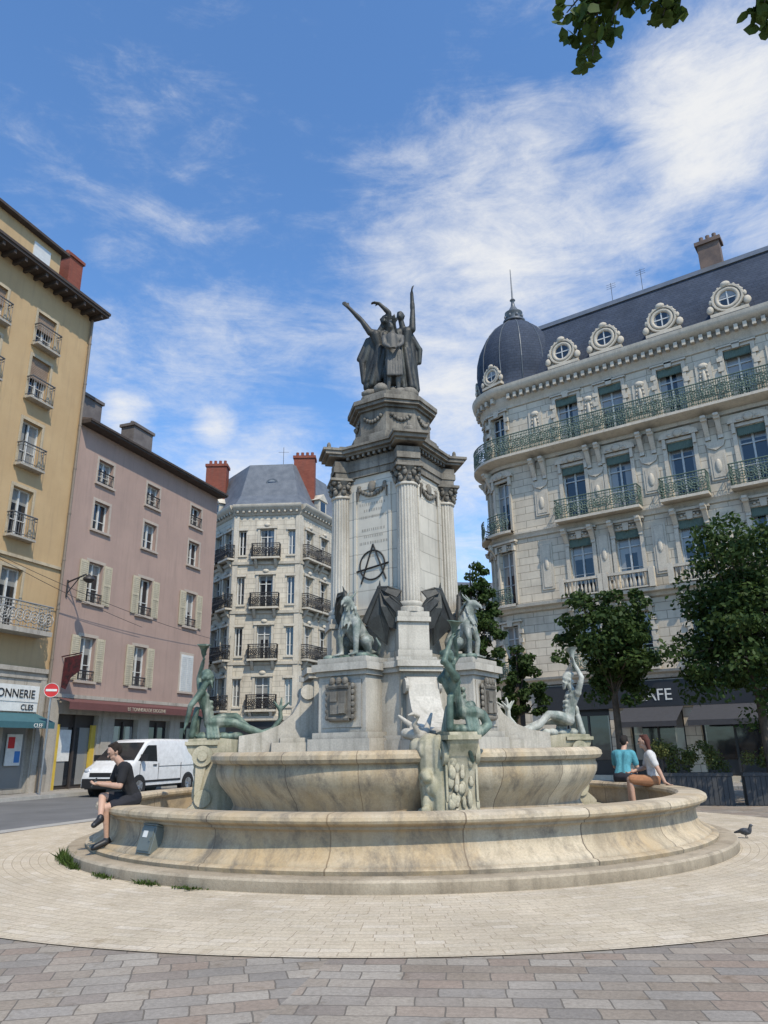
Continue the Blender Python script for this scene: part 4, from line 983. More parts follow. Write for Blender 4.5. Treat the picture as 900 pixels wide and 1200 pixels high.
b=B(); b.c=0; b.box(-1.55,-.85,.1,.14,1.1,2.2); b.c=1; b.box(-1.5,-1.2,.09,.1,1.7,2.1); b.c=2; b.box(-1.15,-.9,.09,.1,1.2,1.6); b.obj('poster',[WHITE,RED,plain('blue_print',(.05,.2,.5),.5)],TB)
# ================================================================== PINK BUILDING
PB=empty('town_house',(LP[0]+.34*.02,LP[1]+.94*.02,0),LA,'mauve rendered town house with cream shutters above a bar','building')
pc=[1.87,5.3,9.0]; L_P=11.0
prow=[(12.95,1.1),(10.8,1.3),(7.6,1.75),(4.35,1.8)]
ops=[(x-.48,x+.48,z,z+h) for x in pc for z,h in prow]
go=[(.7,3.0,.15,3.0),(4.0,5.6,.15,2.9),(6.4,8.0,.15,2.9),(8.8,10.3,.15,2.9)]
b=B(); wall_open(b,.0,L_P,3.75,15.2,ops,.28); b.add([(L_P,0,0),(L_P,10,0),(L_P,10,15.2),(L_P,0,15.2)],[(0,1,2,3)])
b.obj('wall',PINK,PB)
b=B(); wall_open(b,0,L_P,0,3.75,go,.3); b.box(-.02,L_P+.02,-.08,0,3.62,3.76); b.box(.0,.6,-.05,0,0,3.6); b.box(L_P-.5,L_P+.01,-.05,0,0,3.6); b.box(3.2,3.8,-.05,0,0,3.3); b.obj('ground_floor_wall',GREYST,PB)
PT=mat('pale_trim',(.46,.39,.32),(.38,.32,.27),1,.85)
psm={h:plain_surround('window_surround',.96,h,PT,.1,.012) for z,h in prow}
rm={}
for hh,ll in ((.55,.5),(.4,.47)):
    b=B(); rail(b,[(-ll,-.04),(ll,-.04)],0,hh,.1,orn=False); rm[hh]=b.mesh('window_railing',IRON_K)
for x in pc:
    for i,(z,h) in enumerate(prow):
        window(PB,x,.05,z,0,.96,h,WHITEP,False,shutter=SHUT if (i==2 or (i==3 and x<8)) else None)
        place('window_surround',psm[h],PB,(x,0,z))
        if i!=1 and not (i==3 and x>8): place('window_railing',rm[.55 if i==0 else .4],PB,(x,0,z))
b=B(); b.box(8.5,9.5,-.06,-.016,4.35,6.15)
for i in range(18): b.box(8.54,8.97,-.075,-.06,4.4+i*.095,4.45+i*.095); b.box(9.03,9.46,-.075,-.06,4.4+i*.095,4.45+i*.095)
b.obj('closed_shutter',WHITEP,PB)
b=B(); b.box(-.0,L_P+.12,-.55,10,15.2,15.28); b.box(-.0,L_P+.15,-.6,10,15.28,15.38)
b.obj('eave',EAVE,PB)
b=B(); b.extx([(-.6,15.38),(5,16.8),(10,15.38)],0.01,L_P+.15); rf=b.obj('roof',mat('brown_roof_tiles',(.14,.10,.08),(.10,.075,.06),3,.85),PB)
GCM=mat('grey_chimney_render',(.17,.15,.14),(.12,.105,.10),2,.9)
for x,w_ in ((.9,1.6),(4.9,1.5)):
    b=B(); b.box(x,x+w_,1.2,2.0,15.6,17.4); b.box(x-.08,x+w_+.08,1.12,2.08,17.4,17.55)
    for i in range(3): b.cyl((x+.3+i*.45,1.6,17.55),(x+.3+i*.45,1.6,17.8),.1,seg=8)
    b.obj('chimney',GCM,rf)
b=B(); b.add([(.4,-.10,3.60),(10.6,-.10,3.60),(10.6,-.75,3.42),(.4,-.75,3.42),(.4,-.75,3.14),(10.6,-.75,3.14)],[(0,1,2,3),(3,2,5,4)]); b.obj('awning',REDAWN,PB)
put_text('awning_lettering','LE TONNEAU DE DIOGENE',.22,plain('cream_letters',(.42,.36,.28),.7),PB,(5.2,-.76,3.20),0)
for gi,(a,_c,z0,z1) in enumerate(go):
    b=B(); b.c=0; b.box(a,_c,.26,.3,z0,z1)
    if gi==0:
        b.c=1; b.box(.8,2.9,.22,.25,.3,2.5); b.c=0; b.box(1.8,1.9,.15,.26,.15,3); b.c=2; b.box(.7,.95,.1,.2,.15,2.6); b.box(2.75,3.0,.1,.2,.15,2.6); b.c=3; b.box(1.05,1.7,.19,.215,1.2,2.4)
    else: b.c=1; b.box(a+.1,_c-.1,.22,.25,.4,2.6); b.c=0; b.box((a+_c)/2-.04,(a+_c)/2+.04,.15,.24,.3,2.8)
    b.obj('shopfront',[DARKW,GLASS,YEL,WHITE],PB)
b=B(); b.cyl((.5,0,5.2),(.5,-1.0,5.3),.025,seg=6)
b.add([(.5,-.15,5.15),(.5,-1.0,5.25),(.53,-.95,4.6),(.52,-.55,4.35),(.52,-.35,3.9),(.5,-.12,4.0)],[(0,1,2,3,4,5)])
b.obj('hanging_banner',mat('dark_red_banner',(.10,.015,.018),(.02,.01,.012),6,.8),PB)
SL=empty('street_lamp',(LP[0]+.34*.35,LP[1]+.94*.35,0),LA,'black bracket street lantern on mauve house wall','street lamp')
b=B(); b.cyl((0,0,8.2),(0,-.9,8.45),.035,seg=8); b.cyl((0,0,7.7),(0,-.6,8.35),.022,seg=8); b.cyl((0,-.02,7.6),(0,-.02,8.3),.04,seg=8)
b.cyl((0,-.9,8.45),(0,-1.05,8.36),.035,seg=8); b.obj('bracket_arm',IRON_K,SL)
b=B(); b.lathe([(.04,8.42),(.22,8.3),(.25,8.22),(.22,8.2),(.12,8.1),(0.01,8.08)],16,c=(0,-1.1)); b.obj('lamp_shade',IRON_K,SL,50)
# ================================================================== MIDDLE BUILDING
MBo=(-10.0,47.5)
MB=empty('corner_building',(*MBo,0),0,'pale stone corner apartment building with black iron balconies and grey roof','building')
A=V((-14.2,53.0));Bp=V((-10.0,47.5));C=V((-5.6,47.3));D=V((-2.7,53.6)); E=V((-4.5,62)); F_=V((-14.2,62))
segs=[(A,Bp,[.9,2.6,4.6,6.1]),(Bp,C,[2.2]),(C,D,[1.2,3.2,5.2])]
mrow=[(3.9,2.0),(7.0,2.15),(10.3,2.15),(13.6,2.0)]
MH=16.6
g=B(); g.box(-.95,.95,-.5,0,-.14,-.02); g.c=1; rail(g,[(-.92,0),(-.92,-.46),(.92,-.46),(.92,0)],-.02,.9,.1); MBAL=g.mesh('balcony',[M_TRIM,IRON_K])
ww=.95; msm={}
for h in (2.0,2.15):
    g=B()
    for sg in (-1,1):
        g.box(sg*ww/2,sg*(ww/2+.15),-.06,0.02,0,h); g.extx([(0.02,-.14),(-.42,-.14),(-.3,-.35),(-.08,-.65),(0.02,-.7)],sg*.65-.09,sg*.65+.09)
    g.box(-ww/2-.2,ww/2+.2,-.12,0.02,h,h+.15); g.ell((0,-.1,h+.24),(.22,.1,.14),8,6); msm[h]=g.mesh('window_surround',M_TRIM,60)
b=B(); bt=B()
for p,q,cols in segs:
    Ls=(q-p).length; ang=math.atan2((q-p).y,(q-p).x); fr=frame(p.x-MBo[0],p.y-MBo[1],ang)
    b.M=fr; bt.M=fr
    ops=[(x-ww/2,x+ww/2,z,z+h) for x in cols for z,h in mrow]
    if cols==[2.2]: ops+= [(x-.25,x+.25,z+.2,z+h-.1) for x in (.55,3.85) for z,h in mrow]
    wall_open(b,0,Ls,3.2,MH,ops,.28)
    bt.extx([(0,MH-.1),(-.1,MH),(-.15,MH+.2),(-.4,MH+.35),(-.5,MH+.5),(-.5,MH+.62),(.2,MH+.65),(.2,MH-.1)],-.1,Ls+.1)
    for z in (6.6,13.1,9.85): bt.extx([(0,z),(-.12,z+.05),(-.14,z+.22),(0,z+.25)],-.03,Ls+.03)
    bt.extx([(0,3.2),(-.22,3.25),(-.25,3.5),(0,3.55)],-.05,Ls+.05)
    for x in np.arange(.2,Ls,.4): bt.box(x-.07,x+.07,-.3,0,MH+.1,MH+.32)
    for x in cols:
        for z,h in mrow:
            c_=fr@V((x,.05,z)); window(MB,c_.x,c_.y,z,ang,ww,h,WHITEP)
            c2=fr@V((x,0,z)); place('balcony',MBAL,MB,(c2.x,c2.y,z),ang); place('window_surround',msm[h],MB,(c2.x,c2.y,z),ang)
    if cols==[2.2]:
        for x in (.55,3.85):
            for z,h in mrow:
                c_=fr@V((x,.05,z+.2)); window(MB,c_.x,c_.y,z+.2,ang,.5,h-.3,WHITEP,False)
                bt.box(x-.35,x+.35,-.08,0,z+h-.1,z+h+.05); bt.box(x-.35,x+.35,-.08,0,z+.08,z+.2)
    for x in (.12,Ls-.12): bt.box(x-.18,x+.18,-.07,0,3.6,MH-.1)
b.M=Matrix.Identity(4)
for p,q in zip([D,E,F_],[E,F_,A]):
    p=p-V(MBo);q=q-V(MBo); b.add([(p.x,p.y,0),(q.x,q.y,0),(q.x,q.y,MH),(p.x,p.y,MH)],[(0,1,2,3)])
b.obj('wall',M_STONE,MB); bt.obj('cornice',M_TRIM,MB,60)
b=B()
for p,q,cols in segs:
    Ls=(q-p).length; ang=math.atan2((q-p).y,(q-p).x); b.M=frame(p.x-MBo[0],p.y-MBo[1],ang); b.c=0; b.box(0,Ls,0.03,.2,0,3.2); b.c=1
    for x in np.arange(.5,Ls-.8,1.6): b.box(x,x+1.1,.0,.025,.4,2.3)
b.obj('shopfront',[SHOPD,GLASS],MB)
o6=[A,Bp,C,D,E,F_]; cen=sum((p for p in o6),V((0,0)))/6
def ring(f,z): return [((cen+(p-cen)*f).x-MBo[0],(cen+(p-cen)*f).y-MBo[1],z) for p in o6]
b=B(); rr=ring(1.03,MH+.6)+ring(.9,MH+1.6)+ring(.70,MH+4.4)+ring(.25,MH+4.9)
fs=[]
for l in range(3):
    for i in range(6): fs.append((l*6+i,l*6+(i+1)%6,(l+1)*6+(i+1)%6,(l+1)*6+i))
fs.append(tuple(18+i for i in range(6))); b.add(rr,fs)
rf=b.obj('roof',mat('grey_slate_roof',(.10,.115,.135),(.15,.165,.185),2,.6,.1,20),MB)
for (x,y,w_,zt) in ((-2.3,3.4,1.5,4.9),(4.3,2.3,1.5,5.0)):
    b=B(); b.box(x-w_/2,x+w_/2,y,y+.9,MH+.4,MH+zt); b.box(x-w_/2-.07,x+w_/2+.07,y-.07,y+.97,MH+zt,MH+zt+.2)
    for i in range(4): b.cyl((x-w_/2+.2+i*.36,y+.45,MH+zt+.2),(x-w_/2+.2+i*.36,y+.45,MH+zt+.6),.11,seg=8)
    b.obj('chimney',BRICK,rf)
b=B(); b.M=Matrix.Translation((2.2,1.2,MH+2.6)); b.torus((0,0,0),.38,.1,'Y',20,6); b.cyl((0,0,0),(0,1.2,0),.44,seg=20); b.obj('dormer',ZINC,rf,50)
b=B(); b.M=Matrix.Translation((2.2,1.12,MH+2.6)); b.cyl((0,0,0),(0,.05,0),.33,seg=20); b.obj('dormer_glass',GLASS,rf)
for (px,py,an) in ((-2.0,3.0,math.atan2(-5.5,4.2)),(5.6,2.6,math.atan2(6.3,2.9))):
    b=B(); b.box(-.5,.5,-.05,1.0,MH+.6,MH+1.75); b.extr([(-.65,MH+1.75),(.65,MH+1.75),(0,MH+2.3)],-.12,1.0); dd=b.obj('dormer',M_TRIM,rf,loc=(px,py,0),rot=an)
    b=B(); b.box(-.32,.32,-.07,-.045,MH+.7,MH+1.65); b.obj('dormer_glass',GLASS,rf,loc=(px,py,0),rot=an)
b=B(); b.cyl((2.4,5,MH+4.5),(2.4,5,MH+7),.02,seg=5); b.cyl((2.0,5,MH+6.6),(2.8,5,MH+6.6),.012,seg=4); b.obj('roof_antenna',IRON_K,rf)
FBm=mat('far_facade',(.42,.39,.34),(.36,.33,.29),.6,.9,streak=.3)
def farblock(x,y,rot,wd,dp,h,lab):
    o=empty('apartment_building',(x,y,0),rot,lab,'building')
    xs=[1.2+i*2.3 for i in range(int((wd-1)/2.3))]; zs=[1+i*3.2 for i in range(int(h/3.2))]
    b=B(); wall_open(b,0,wd,0,h,[(a,a+1,z,z+1.8) for a in xs for z in zs if z+1.8<h],.2)
    b.add([(wd,0,0),(wd,dp,0),(wd,dp,h),(wd,0,h)],[(0,1,2,3)]); b.add([(0,0,0),(0,dp,0),(0,dp,h),(0,0,h)],[(0,1,2,3)]); b.box(-.1,wd+.1,-.3,dp,h,h+.3); b.obj('wall',FBm,o)
    for a in xs:
        for z in zs:
            if z+1.8<h: window(o,a+.5,.02,z,0,1,1.8,WHITEP,False)
    b=B(); b.extx([(-.3,h+.3),(2,h+2.5),(dp,h+2.6)],0,wd); b.obj('roof',ZINC,o)
farblock(-1.5,66,.15,14,8,14,'plain pale apartment block closing the side street')

# ================================================================== VAN
VA=empty('delivery_van',(-9.35,30.0,.004),math.atan2(-.94,-.34),'white panel van parked beside the kerb near the bar','van')
def vhalf(x,z):
    h=.95-.14*max(0,(z-1.05)/.9)
    if x>1.7: h-=.16*((x-1.7)/.75)**1.5
    if x<-2.35: h-=.05
    return h
st=[(-2.48,1.78),(-2.42,1.92),(-2.3,1.955),(-1,1.97),(.4,1.97),(.8,1.94),(1.02,1.86),(1.4,1.53),(1.78,1.17),(1.95,1.09),(2.2,1.0),(2.38,.88),(2.47,.66)]
b=B(); secs=[]
for x,zt in st:
    zb=.34; zs=[zb]+[zb+(zt-zb)*f for f in (.25,.48,.68,.86,.96,1.0)]
    half=[(vhalf(x,z)-(.0 if i<5 else (.03 if i==5 else .13)),z) for i,z in enumerate(zs)]
    secs.append([(x,y,z) for y,z in half]+[(x,-y,z) for y,z in reversed(half)])
n=len(secs[0]); vs=[p for s_ in secs for p in s_]; fs=[]
for i in range(len(secs)-1):
    for j in range(n): fs.append((i*n+j,i*n+(j+1)%n,(i+1)*n+(j+1)%n,(i+1)*n+j))
fs+=[tuple(range(n)),tuple((len(secs)-1)*n+j for j in range(n))]
b.add(vs,fs); b.obj('van_body',VANW,VA,35)
b=B(); b.add([(1.06,.72,1.845),(1.06,-.72,1.845),(1.74,-.84,1.235),(1.74,.84,1.235)],[(0,1,2,3)]); b.obj('windscreen',DGLASS,VA)
for sg in (-1,1):
    b=B(); y=lambda x,z: sg*(vhalf(x,z)+.006)
    pts=[(1.62,1.2),(1.08,1.70),(.98,1.74),(.5,1.74),(.5,1.16)]; b.add([(x,y(x,z),z) for x,z in pts],[tuple(range(5))]); b.obj('side_window',DGLASS,VA)
    b=B()
    for x in (.42,1.5,-1.0): b.box(x-.008,x+.008,sg*.945,sg*.957,.5,1.1)
    b.box(-2.3,.4,sg*.945,sg*.956,.98,.995); b.box(-1.0,1.9,sg*.945,sg*.965,.45,.52); b.box(.55,.75,sg*.94,sg*.975,1.02,1.06); b.obj('body_trim',BLACK,VA)
    b=B(); b.box(1.38,1.5,sg*.94,sg*1.16,1.2,1.42); b.obj('wing_mirror',BLACK,VA)
    b=B(); b.ell((2.27,sg*.66,.88),(.16,.17,.11),12,8); b.obj('headlight',plain('headlight_glass',(.45,.47,.5),.1,spec=.9),VA,60)
    b=B(); b.box(-2.5,-2.44,sg*.78,sg*.9,.9,1.4); b.obj('tail_light',RED,VA)
    for x in (1.52,-1.5):
        b=B(); b.cyl((x,sg*.74,.33),(x,sg*.955,.33),.40,seg=28); b.obj('wheel_arch',BLACK,VA,40)
        b=B(); b.cyl((x,sg*.75,.33),(x,sg*.97,.33),.33,seg=28); wl=b.obj('wheel',TYRE,VA,40)
        b=B(); b.cyl((x,sg*.90,.33),(x,sg*.98,.33),.20,seg=20)
        for k in range(5):
            a=k*2*pi/5; b.cyl((x,sg*.985,.33),(x+.19*cos(a),sg*.985,.33+.19*sin(a)),.025,seg=6)
        b.obj('rim',CHROME,wl,40)
b=B(); b.box(2.38,2.50,-.74,.74,.30,.62); b.obj('bumper',BLACK,VA)
b=B(); b.box(2.36,2.475,-.45,.45,.68,.82); b.obj('grille',BLACK,VA)
b=B(); b.box(2.50,2.512,-.26,.26,.42,.53); b.obj('number_plate',WHITE,VA)
b=B(); b.box(-2.3,2.2,-.85,.85,.25,.36); b.obj('underbody',BLACK,VA)

# ================================================================== PEOPLE
SKIN=mat('skin',(.50,.31,.22),(.46,.28,.20),5,.6,.03,60,mottle=.2)
def cloth(n,c): return mat(n,c,tuple(x*.75 for x in c),7,.9,.15,25,mottle=.4)
def person(name_loc,f,label,shirt,legc,hairc,long=False,mode=0,legclen=.55,phone=False,lean=.10,shoe=BLACK,crossed=False,s=1.0,osc=1.0):
    f=V((*f,0)).normalized(); sd=V((-f.y,f.x,0)); o=empty('person',name_loc,0,label,'person'); o.scale=(osc,)*3
    pel=V((0,0,.10)); che=pel+V((0,0,.47))*s+f*lean*s; hd=che+V((0,0,.20))*s+f*(.07+lean*.3)*s
    J=dict(side=sd,pel=pel,che=che,head=hd,face=f+V((0,0,-.55 if mode!=2 else -.1)))
    if mode==0:
        J.update(elL=che+sd*.24+f*.06-V((0,0,.29)),wrL=che+sd*.06+f*.30-V((0,0,.26)),elR=che-sd*.24+f*.08-V((0,0,.28)),wrR=che-sd*.05+f*.31-V((0,0,.25)))
        J['hdL']=f-sd*.5;J['hdR']=f+sd*.5
    elif mode==1:
        J.update(elL=che+sd*.24+f*.1-V((0,0,.28)),wrL=che+sd*.08+f*.33-V((0,0,.34)),elR=che-sd*.24+f*.05-V((0,0,.28)),wrR=che-sd*.12+f*.30-V((0,0,.38)))
    else:
        J.update(elL=che+sd*.26-f*.10-V((0,0,.27)),wrL=che+sd*.28-f*.20-V((0,0,.52)),elR=che-sd*.23+f*.1-V((0,0,.27)),wrR=che-sd*.1+f*.34-V((0,0,.34)))
        J['hdL']=-f*.6-V((0,0,.4))
    if crossed:
        J.update(knL=pel+sd*.10+f*.40-V((0,0,.12)),anL=pel+sd*.06+f*.34-V((0,0,.56)),toL=pel+sd*.07+f*.52-V((0,0,.66)),
                 knR=pel-sd*.02+f*.44+V((0,0,.03)),anR=pel+sd*.26+f*.50-V((0,0,.24)),toR=pel+sd*.36+f*.60-V((0,0,.33)))
    else:
        J.update(knL=pel+sd*.11+f*.43,anL=pel+sd*.12+f*.40-V((0,0,.42)),toL=pel+sd*.13+f*.58-V((0,0,.47)),
                 knR=pel-sd*.11+f*.43,anR=pel-sd*.12+f*.46-V((0,0,.42)),toR=pel-sd*.13+f*.64-V((0,0,.46)))
    remesh(body(J,s),.0085,'body',SKIN,o,smooth=2)
    P=torso(che,pel,sd,s,.016)
    for k,e in ((1,'elL'),(-1,'elR')):
        sh=che+sd*.18*k*s-V((0,0,.03)); P+=chain([sh,sh.lerp(J[e],.72)],[.078,.066])
    for i in range(6): P.append(('c',pel+sd*(-.1+.04*i)+f*.08+V((0,0,.05)),.03,che+sd*(-.06+.03*i)+f*.06-V((0,0,.15)),.025))
    remesh(P,.012,'shirt',shirt,o,smooth=2)
    P=[('c',pel-sd*.08,.12,pel+sd*.08,.12)]
    for k,e,a in ((1,'knL','anL'),(-1,'knR','anR')):
        hp=pel+sd*.09*k-V((0,0,.03)); kn=V(J[e])
        P+=chain([hp,hp.lerp(kn,legclen)],[.112,.09])
    remesh(P,.012,'shorts',legc,o,smooth=2)
    for a,t in (('anL','toL'),('anR','toR')):
        an=V(J[a]);to=V(J[t]); P=[('c',an-V((0,0,.03)),.052,to,.042),('c',an-V((0,0,.05))-(to-an).normalized()*.03,.045,an,.05)]
        remesh(P,.01,'shoe',shoe,o,smooth=2)
    face=V(J['face']).normalized(); up=(hd-che).normalized(); up=(up-face*up.dot(face)).normalized()
    P=[('e',hd+up*.05-face*.028,(.088,.088,.082)),('e',hd-face*.055,(.07,.07,.09))]
    for i in range(8):
        a=i*.8; P.append(('e',hd+up*.11-face*.02+sd*.05*cos(a)+face*.05*sin(a),(.03,.03,.02)))
    if long:
        for k in range(-3,4): P.append(('c',hd-face*.05+sd*.025*k+up*.02,.045,hd-face*.13+sd*.035*k-V((0,0,.36)),.025))
    else: P+=[('c',hd+sd*.078+up*.02,.018,hd+sd*.072-up*.02,.014),('c',hd-sd*.078+up*.02,.018,hd-sd*.072-up*.02,.014)]
    remesh(P,.009,'hair',hairc,o,smooth=2)
    b=B(); r=face.cross(up)
    for k in (-1,1): b.ell(hd+face*.088+r*.03*k+up*.012,(.011,.011,.011),8,6)
    b.obj('eyes',BLACK,o)
    if phone:
        b=B(); c=che+f*.385-V((0,0,.235)); b.M=Matrix.Translation(c)@(V((0,0,1))-f*.5).to_track_quat('Z','Y').to_matrix().to_4x4(); b.box(-.036,.036,-.005,.005,-.07,.07); b.obj('phone',BLACK,o)
    return o
person((-3.74,11.56,.775),(-.855,-.52),'man in black shirt and dark shorts looking at phone',cloth('black_tshirt',(.018,.018,.02)),cloth('dark_shorts',(.025,.025,.03)),cloth('dark_brown_hair',(.025,.017,.012)),mode=0,legclen=.72,phone=True,lean=.20,crossed=True,osc=.96)
person((4.78,16.0,.775),(.55,.75),'bearded man in turquoise shirt sitting on basin rim',cloth('turquoise_tshirt',(.10,.34,.40)),cloth('navy_shorts',(.03,.03,.04)),cloth('black_hair',(.02,.015,.012)),mode=1,legclen=.9,lean=.16)
person((4.98,14.75,.775),(-.90,.25),'woman with long auburn hair and white top on rim',cloth('white_top',(.62,.60,.57)),cloth('rust_skirt',(.42,.20,.10)),cloth('auburn_hair',(.10,.035,.025)),long=True,mode=2,legclen=.9,lean=.03,shoe=WHITE)

# ================================================================== SMALL THINGS
EB=empty('utility_box',(-3.14,10.44,.24),rad(-41.3),'grey metal utility box leaning against the basin wall','utility box')
TM=Matrix.Rotation(rad(-16),4,'X')
b=B(); b.M=TM; b.box(-.16,.16,-.07,.07,.0,.34); b.box(-.17,.17,-.08,.08,.34,.362); ob=b.obj('box_body',GREYB,EB); bv=ob.modifiers.new('b','BEVEL'); bv.width=.01; bv.segments=2
b=B(); b.M=TM; b.box(-.14,.14,-.084,-.068,.03,.31); b.box(.10,.12,-.098,-.08,.15,.20); b.obj('box_door',GREYB,EB)
b=B(); b.M=TM; b.box(-.08,.02,-.089,-.0845,.19,.27); b.obj('sticker',WHITE,EB)
TS=empty('traffic_sign',(-12.35,27.9,.12),LA,'round red no-entry sign on grey pole by the shop','traffic sign')
b=B(); b.cyl((0,0,0),(0,0,3.85),.035,seg=10); b.obj('pole',CHROME,TS)
b=B(); b.M=Matrix.Rotation(.35-LA,4,'Z')@Matrix.Translation((0,-.06,3.6)); b.cyl((0,-.012,0),(0,.012,0),.26,seg=32); b.c=1; b.torus((0,-.013,0),.25,.010,'Y',32,5); b.box(-.19,.19,-.02,-.013,-.04,.04); b.obj('sign_face',[RED,WHITE],TS)
P=[('e',(0,0,.10),(.06,.11,.055))]+chain([(0,-.08,.12),(0,-.105,.19)],[.035,.022])+[('e',(0,-.115,.20),(.023,.03,.023))]+chain([(0,-.13,.20),(0,-.16,.195)],[.008,.004])+chain([(0,.08,.1),(0,.19,.07)],[.03,.015])
for k in (-1,1): P+=chain([(.02*k,0,.06),(.02*k,-.01,.008),(.02*k,-.035,.006)],[.009,.006,.005])
pg=remesh(P,.006,'pigeon',mat('pigeon_feathers',(.05,.055,.065),(.10,.11,.12),20,.7),None,loc=(5.85,13.2,.012),rot=.6); tag(pg,'dark grey pigeon standing on the beige paving','bird')
def leafcloud(centers,n_per,size,seed,asp=.62):
    rng=np.random.RandomState(seed); vs=[];fs=[]
    for (c,r) in centers:
        c=np.array(c); r=np.array(r if hasattr(r,'__len__') else (r,r,r))
        for i in range(n_per):
            d=rng.normal(size=3); d/=np.linalg.norm(d); p=c+d*r*(rng.uniform(.15,1)**.5)
            nrm=d*.5+rng.normal(size=3)*.6+np.array([0,0,.4]); nrm/=np.linalg.norm(nrm)
            t=np.cross(nrm,rng.normal(size=3)); t/=np.linalg.norm(t); u=np.cross(nrm,t); s_=size*rng.uniform(.6,1.3)
            o=len(vs); a=t*s_; b_=u*s_*asp
            for q in (p-a,p-a*.2+b_*.9,p+a*.5+b_*.7,p+a,p+a*.5-b_*.7,p-a*.2-b_*.9): vs.append(tuple(q))
            fs.append(tuple(range(o,o+6)))
    return vs,fs
def planter(x,y,r,w_,seed):
    o=empty('planter',(x,y,0),r,'dark rectangular planter filled with leafy green shrubs','planter','planters along the cafe terrace')
    b=B(); b.box(-w_/2,w_/2,-.3,.3,0,.75); b.box(-w_/2-.03,w_/2+.03,-.33,.33,.70,.78); 
    for i in range(int(w_/.12)): b.box(-w_/2+i*.12+.005,-w_/2+i*.12+.11,-.315,-.29,.02,.69)
    b.obj('planter_box',WOODP,o)
    rng=random.Random(seed)
    cs=[((rng.uniform(-w_/2+.1,w_/2-.1),rng.uniform(-.2,.2),.85+rng.uniform(0,.6)),rng.uniform(.16,.28)) for _ in range(22)]
    v,f=leafcloud(cs,140,.035,seed); me=bpy.data.meshes.new('shrub'); me.from_pydata(v,[],f); me.materials.append(SHRUB); place('shrub',me,o)
planter(7.9,20.4,-.3,1.8,1); planter(9.9,19.8,-.3,1.8,2)
b=B()
def cable(b,p,q,sag):
    p=V(p);q=V(q);pr=p
    for i in range(1,17):
        t=i/16; c=p.lerp(q,t)-V((0,0,sag*4*t*(1-t))); b.cyl(pr,c,.011,seg=4); pr=c
M_=frame(*LP,LA)
cable(b,M_@V((-12,-.9,10.2)),M_@V((5,-.25,7.0)),.4); cable(b,M_@V((-12,-.9,9.8)),M_@V((11,-.25,7.2)),.6); cable(b,M_@V((11,-.25,7.2)),(-9.9,47.4,8.5),.4)
tag(b.obj('overhead_cable',IRON_K),'thin black cable strung along the house fronts','cable')
vs_=[];fs_=[]
rng=np.random.RandomState(3)
for i in range(620):
    t=rng.choice([0,1,2,3,4,5,0,1]); a0=[3.60,3.68,3.76,3.95,4.12,4.25][t]; a=a0+rng.normal()*.02; r=5.51+abs(rng.normal())*.035
    p=np.array([CX+r*cos(a),CY+r*sin(a),.01]); h=rng.uniform(.03,[.20,.18,.14,.07,.08,.05][t]); dx=rng.normal(size=2)*.03; w_=.009; tdir=rng.normal(size=2); tdir/=np.linalg.norm(tdir)
    o=len(vs_); vs_+= [(p[0]-tdir[0]*w_,p[1]-tdir[1]*w_,0.01),(p[0]+tdir[0]*w_,p[1]+tdir[1]*w_,0.01),(p[0]+dx[0]+tdir[0]*w_*1.6,p[1]+dx[1]+tdir[1]*w_*1.6,h*.6),(p[0]+dx[0]*2,p[1]+dx[1]*2,h)]
    fs_.append((o,o+1,o+2,o+3))
me=bpy.data.meshes.new('weeds'); me.from_pydata(vs_,[],fs_); me.materials.append(LEAF2); tag(place('weeds',me),'green weeds growing along foot of the fountain step',None,None,'stuff')

# ================================================================== TREES
def tree(x,y,h,base,rx,rz,seed,label,n=80,lf=.075,per=110,trunk_r=.12,group=None):
    o=empty('tree',(x,y,0),0,label,'tree',group)
    rng=random.Random(seed); b=B(); cz=base+(h-base)*.5
    top=V((rng.uniform(-.15,.15),rng.uniform(-.15,.15),base+.1*(h-base)))
    b.cyl((0,0,-.05),(0,0,.2),trunk_r*1.5,trunk_r*1.05,10); b.cyl((0,0,.18),top,trunk_r*1.05,trunk_r*.8,10)
    tip=V((0,0,h*.93)); b.cyl(top,tip,trunk_r*.8,.02,8); cs=[]
    for i in range(n):
        for _ in range(30):
            d=V((rng.gauss(0,1),rng.gauss(0,1),rng.gauss(0,1))).normalized(); rr=rng.uniform(.3,1)
            p=V((d.x*rx*rr,d.y*rx*rr,cz+d.z*rz*rr))
            wz=1-max(0,(p.z-cz)/rz)*.4
            if abs(p.x)<rx*wz: break
        st=top.lerp(tip,rng.uniform(0,.6)) if p.z>base+.3 else top
        if i%3==0:
            m=st.lerp(p,.5)+V((0,0,-.08)); b.cyl(st,m,.035,.022,6); b.cyl(m,p,.022,.008,5)
        k=rng.uniform(.26,.52)*rx/1.6
        cs.append((tuple(p),(k,k,k*.62)))
    b.obj('trunk',BARK,o,50)
    v,f=leafcloud(cs,per,lf,seed); me=bpy.data.meshes.new('crown'); me.from_pydata(v,[],f); me.materials.append(LEAF); place('crown',me,o)
    return o
G='young trees along the apartment building'
tree(6.6,22.0,6.2,2.3,1.6,1.95,11,'young round-crowned green tree in front of dark shopfront',n=100,group=G)
tree(9.6,19.6,7.4,2.0,2.2,2.7,12,'leafy green tree beside the cafe terrace planters',n=150,group=G)
tree(12.4,21.5,7.8,2.2,2.0,2.7,15,'leafy green tree beside the cafe terrace planters',n=80,group=G)
tree(3.0,25.5,8.0,2.4,1.1,2.8,13,'tall narrow green tree beside the corner tower',n=100,group=G)
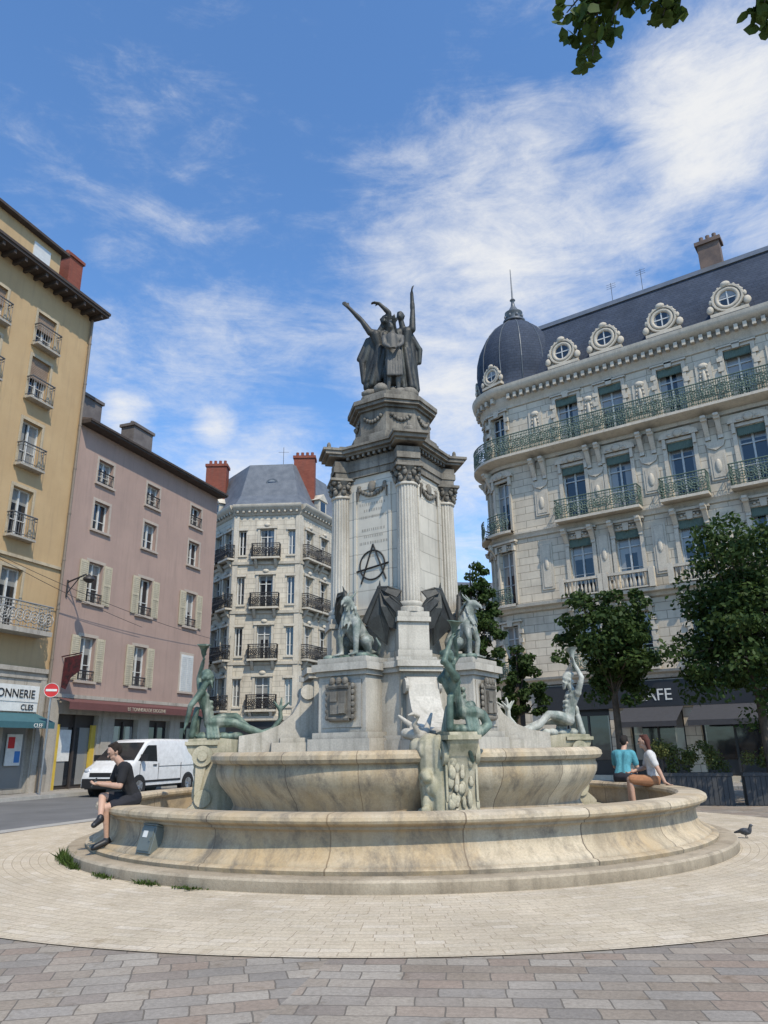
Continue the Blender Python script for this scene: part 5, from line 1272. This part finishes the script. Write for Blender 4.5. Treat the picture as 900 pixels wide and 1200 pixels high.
tree(4.8,27.5,5.0,2.0,1.0,1.4,14,'young round-crowned green tree in front of dark shopfront',n=50,group=G)
LT=empty('tree',(7.5,-.6,0),0,'linden tree with a leafy branch hanging overhead','tree')
OFF=V((7.5,-.6,.03))
b=B(); b.cyl((0,0,-.05),(0,0,4.2),.22,.17,12); b.cyl((0,0,4.2),(.2,-.3,8.5),.17,.06,10)
br=[V((0,0,3.0))]+[V(p)-OFF for p in ((5.2,.5,3.9),(3.2,1.1,4.15),(1.7,1.5,4.05),(1.05,1.66,4.0),(.72,1.74,3.96))]
for p,q,r0,r1 in zip(br[:-1],br[1:],(.10,.07,.04,.016,.008),(.07,.04,.016,.008,.004)): b.cyl(p,q,r0,r1,8)
cs=[]
rng=random.Random(5)
def twig(p,q,n=7):
    p=V(p)-OFF;q=V(q)-OFF; b.cyl(p,q,.005,.002,5)
    for i in range(n):
        t=.25+.75*i/(n-1); c=p.lerp(q,t)+V((rng.uniform(-.035,.035),rng.uniform(-.035,.035),rng.uniform(-.02,.02))); cs.append((tuple(c),(.045,.045,.03)))
TWS=[((.78,1.73,3.97),(.665,1.82,3.74)),((.78,1.73,3.97),(.62,1.80,3.80)),((.85,1.71,3.98),(.76,1.80,3.76)),((.92,1.69,3.98),(.84,1.79,3.79)),((1.0,1.67,4.0),(.93,1.80,3.78)),((1.0,1.67,4.0),(.99,1.80,3.82)),((.74,1.74,3.96),(.70,1.84,3.66)),((1.30,1.60,4.02),(1.24,1.80,3.76)),((1.34,1.59,4.02),(1.27,1.82,3.70))]
for p,q in TWS: twig(p,q)
b.obj('trunk',BARK,LT,50)
v,f=leafcloud(cs,10,.023,21,asp=.8)
cs2=[((rng.uniform(-.8,2),rng.uniform(-3,-.3),rng.uniform(6.2,9)),(.6,.6,.4)) for _ in range(40)]
v2,f2=leafcloud(cs2,90,.07,22,asp=.8); o_=len(v); v=v+v2; f=f+[tuple(i+o_ for i in t) for t in f2]
me=bpy.data.meshes.new('crown'); me.from_pydata(v,[],f); me.materials.append(LEAF2); place('crown',me,LT)
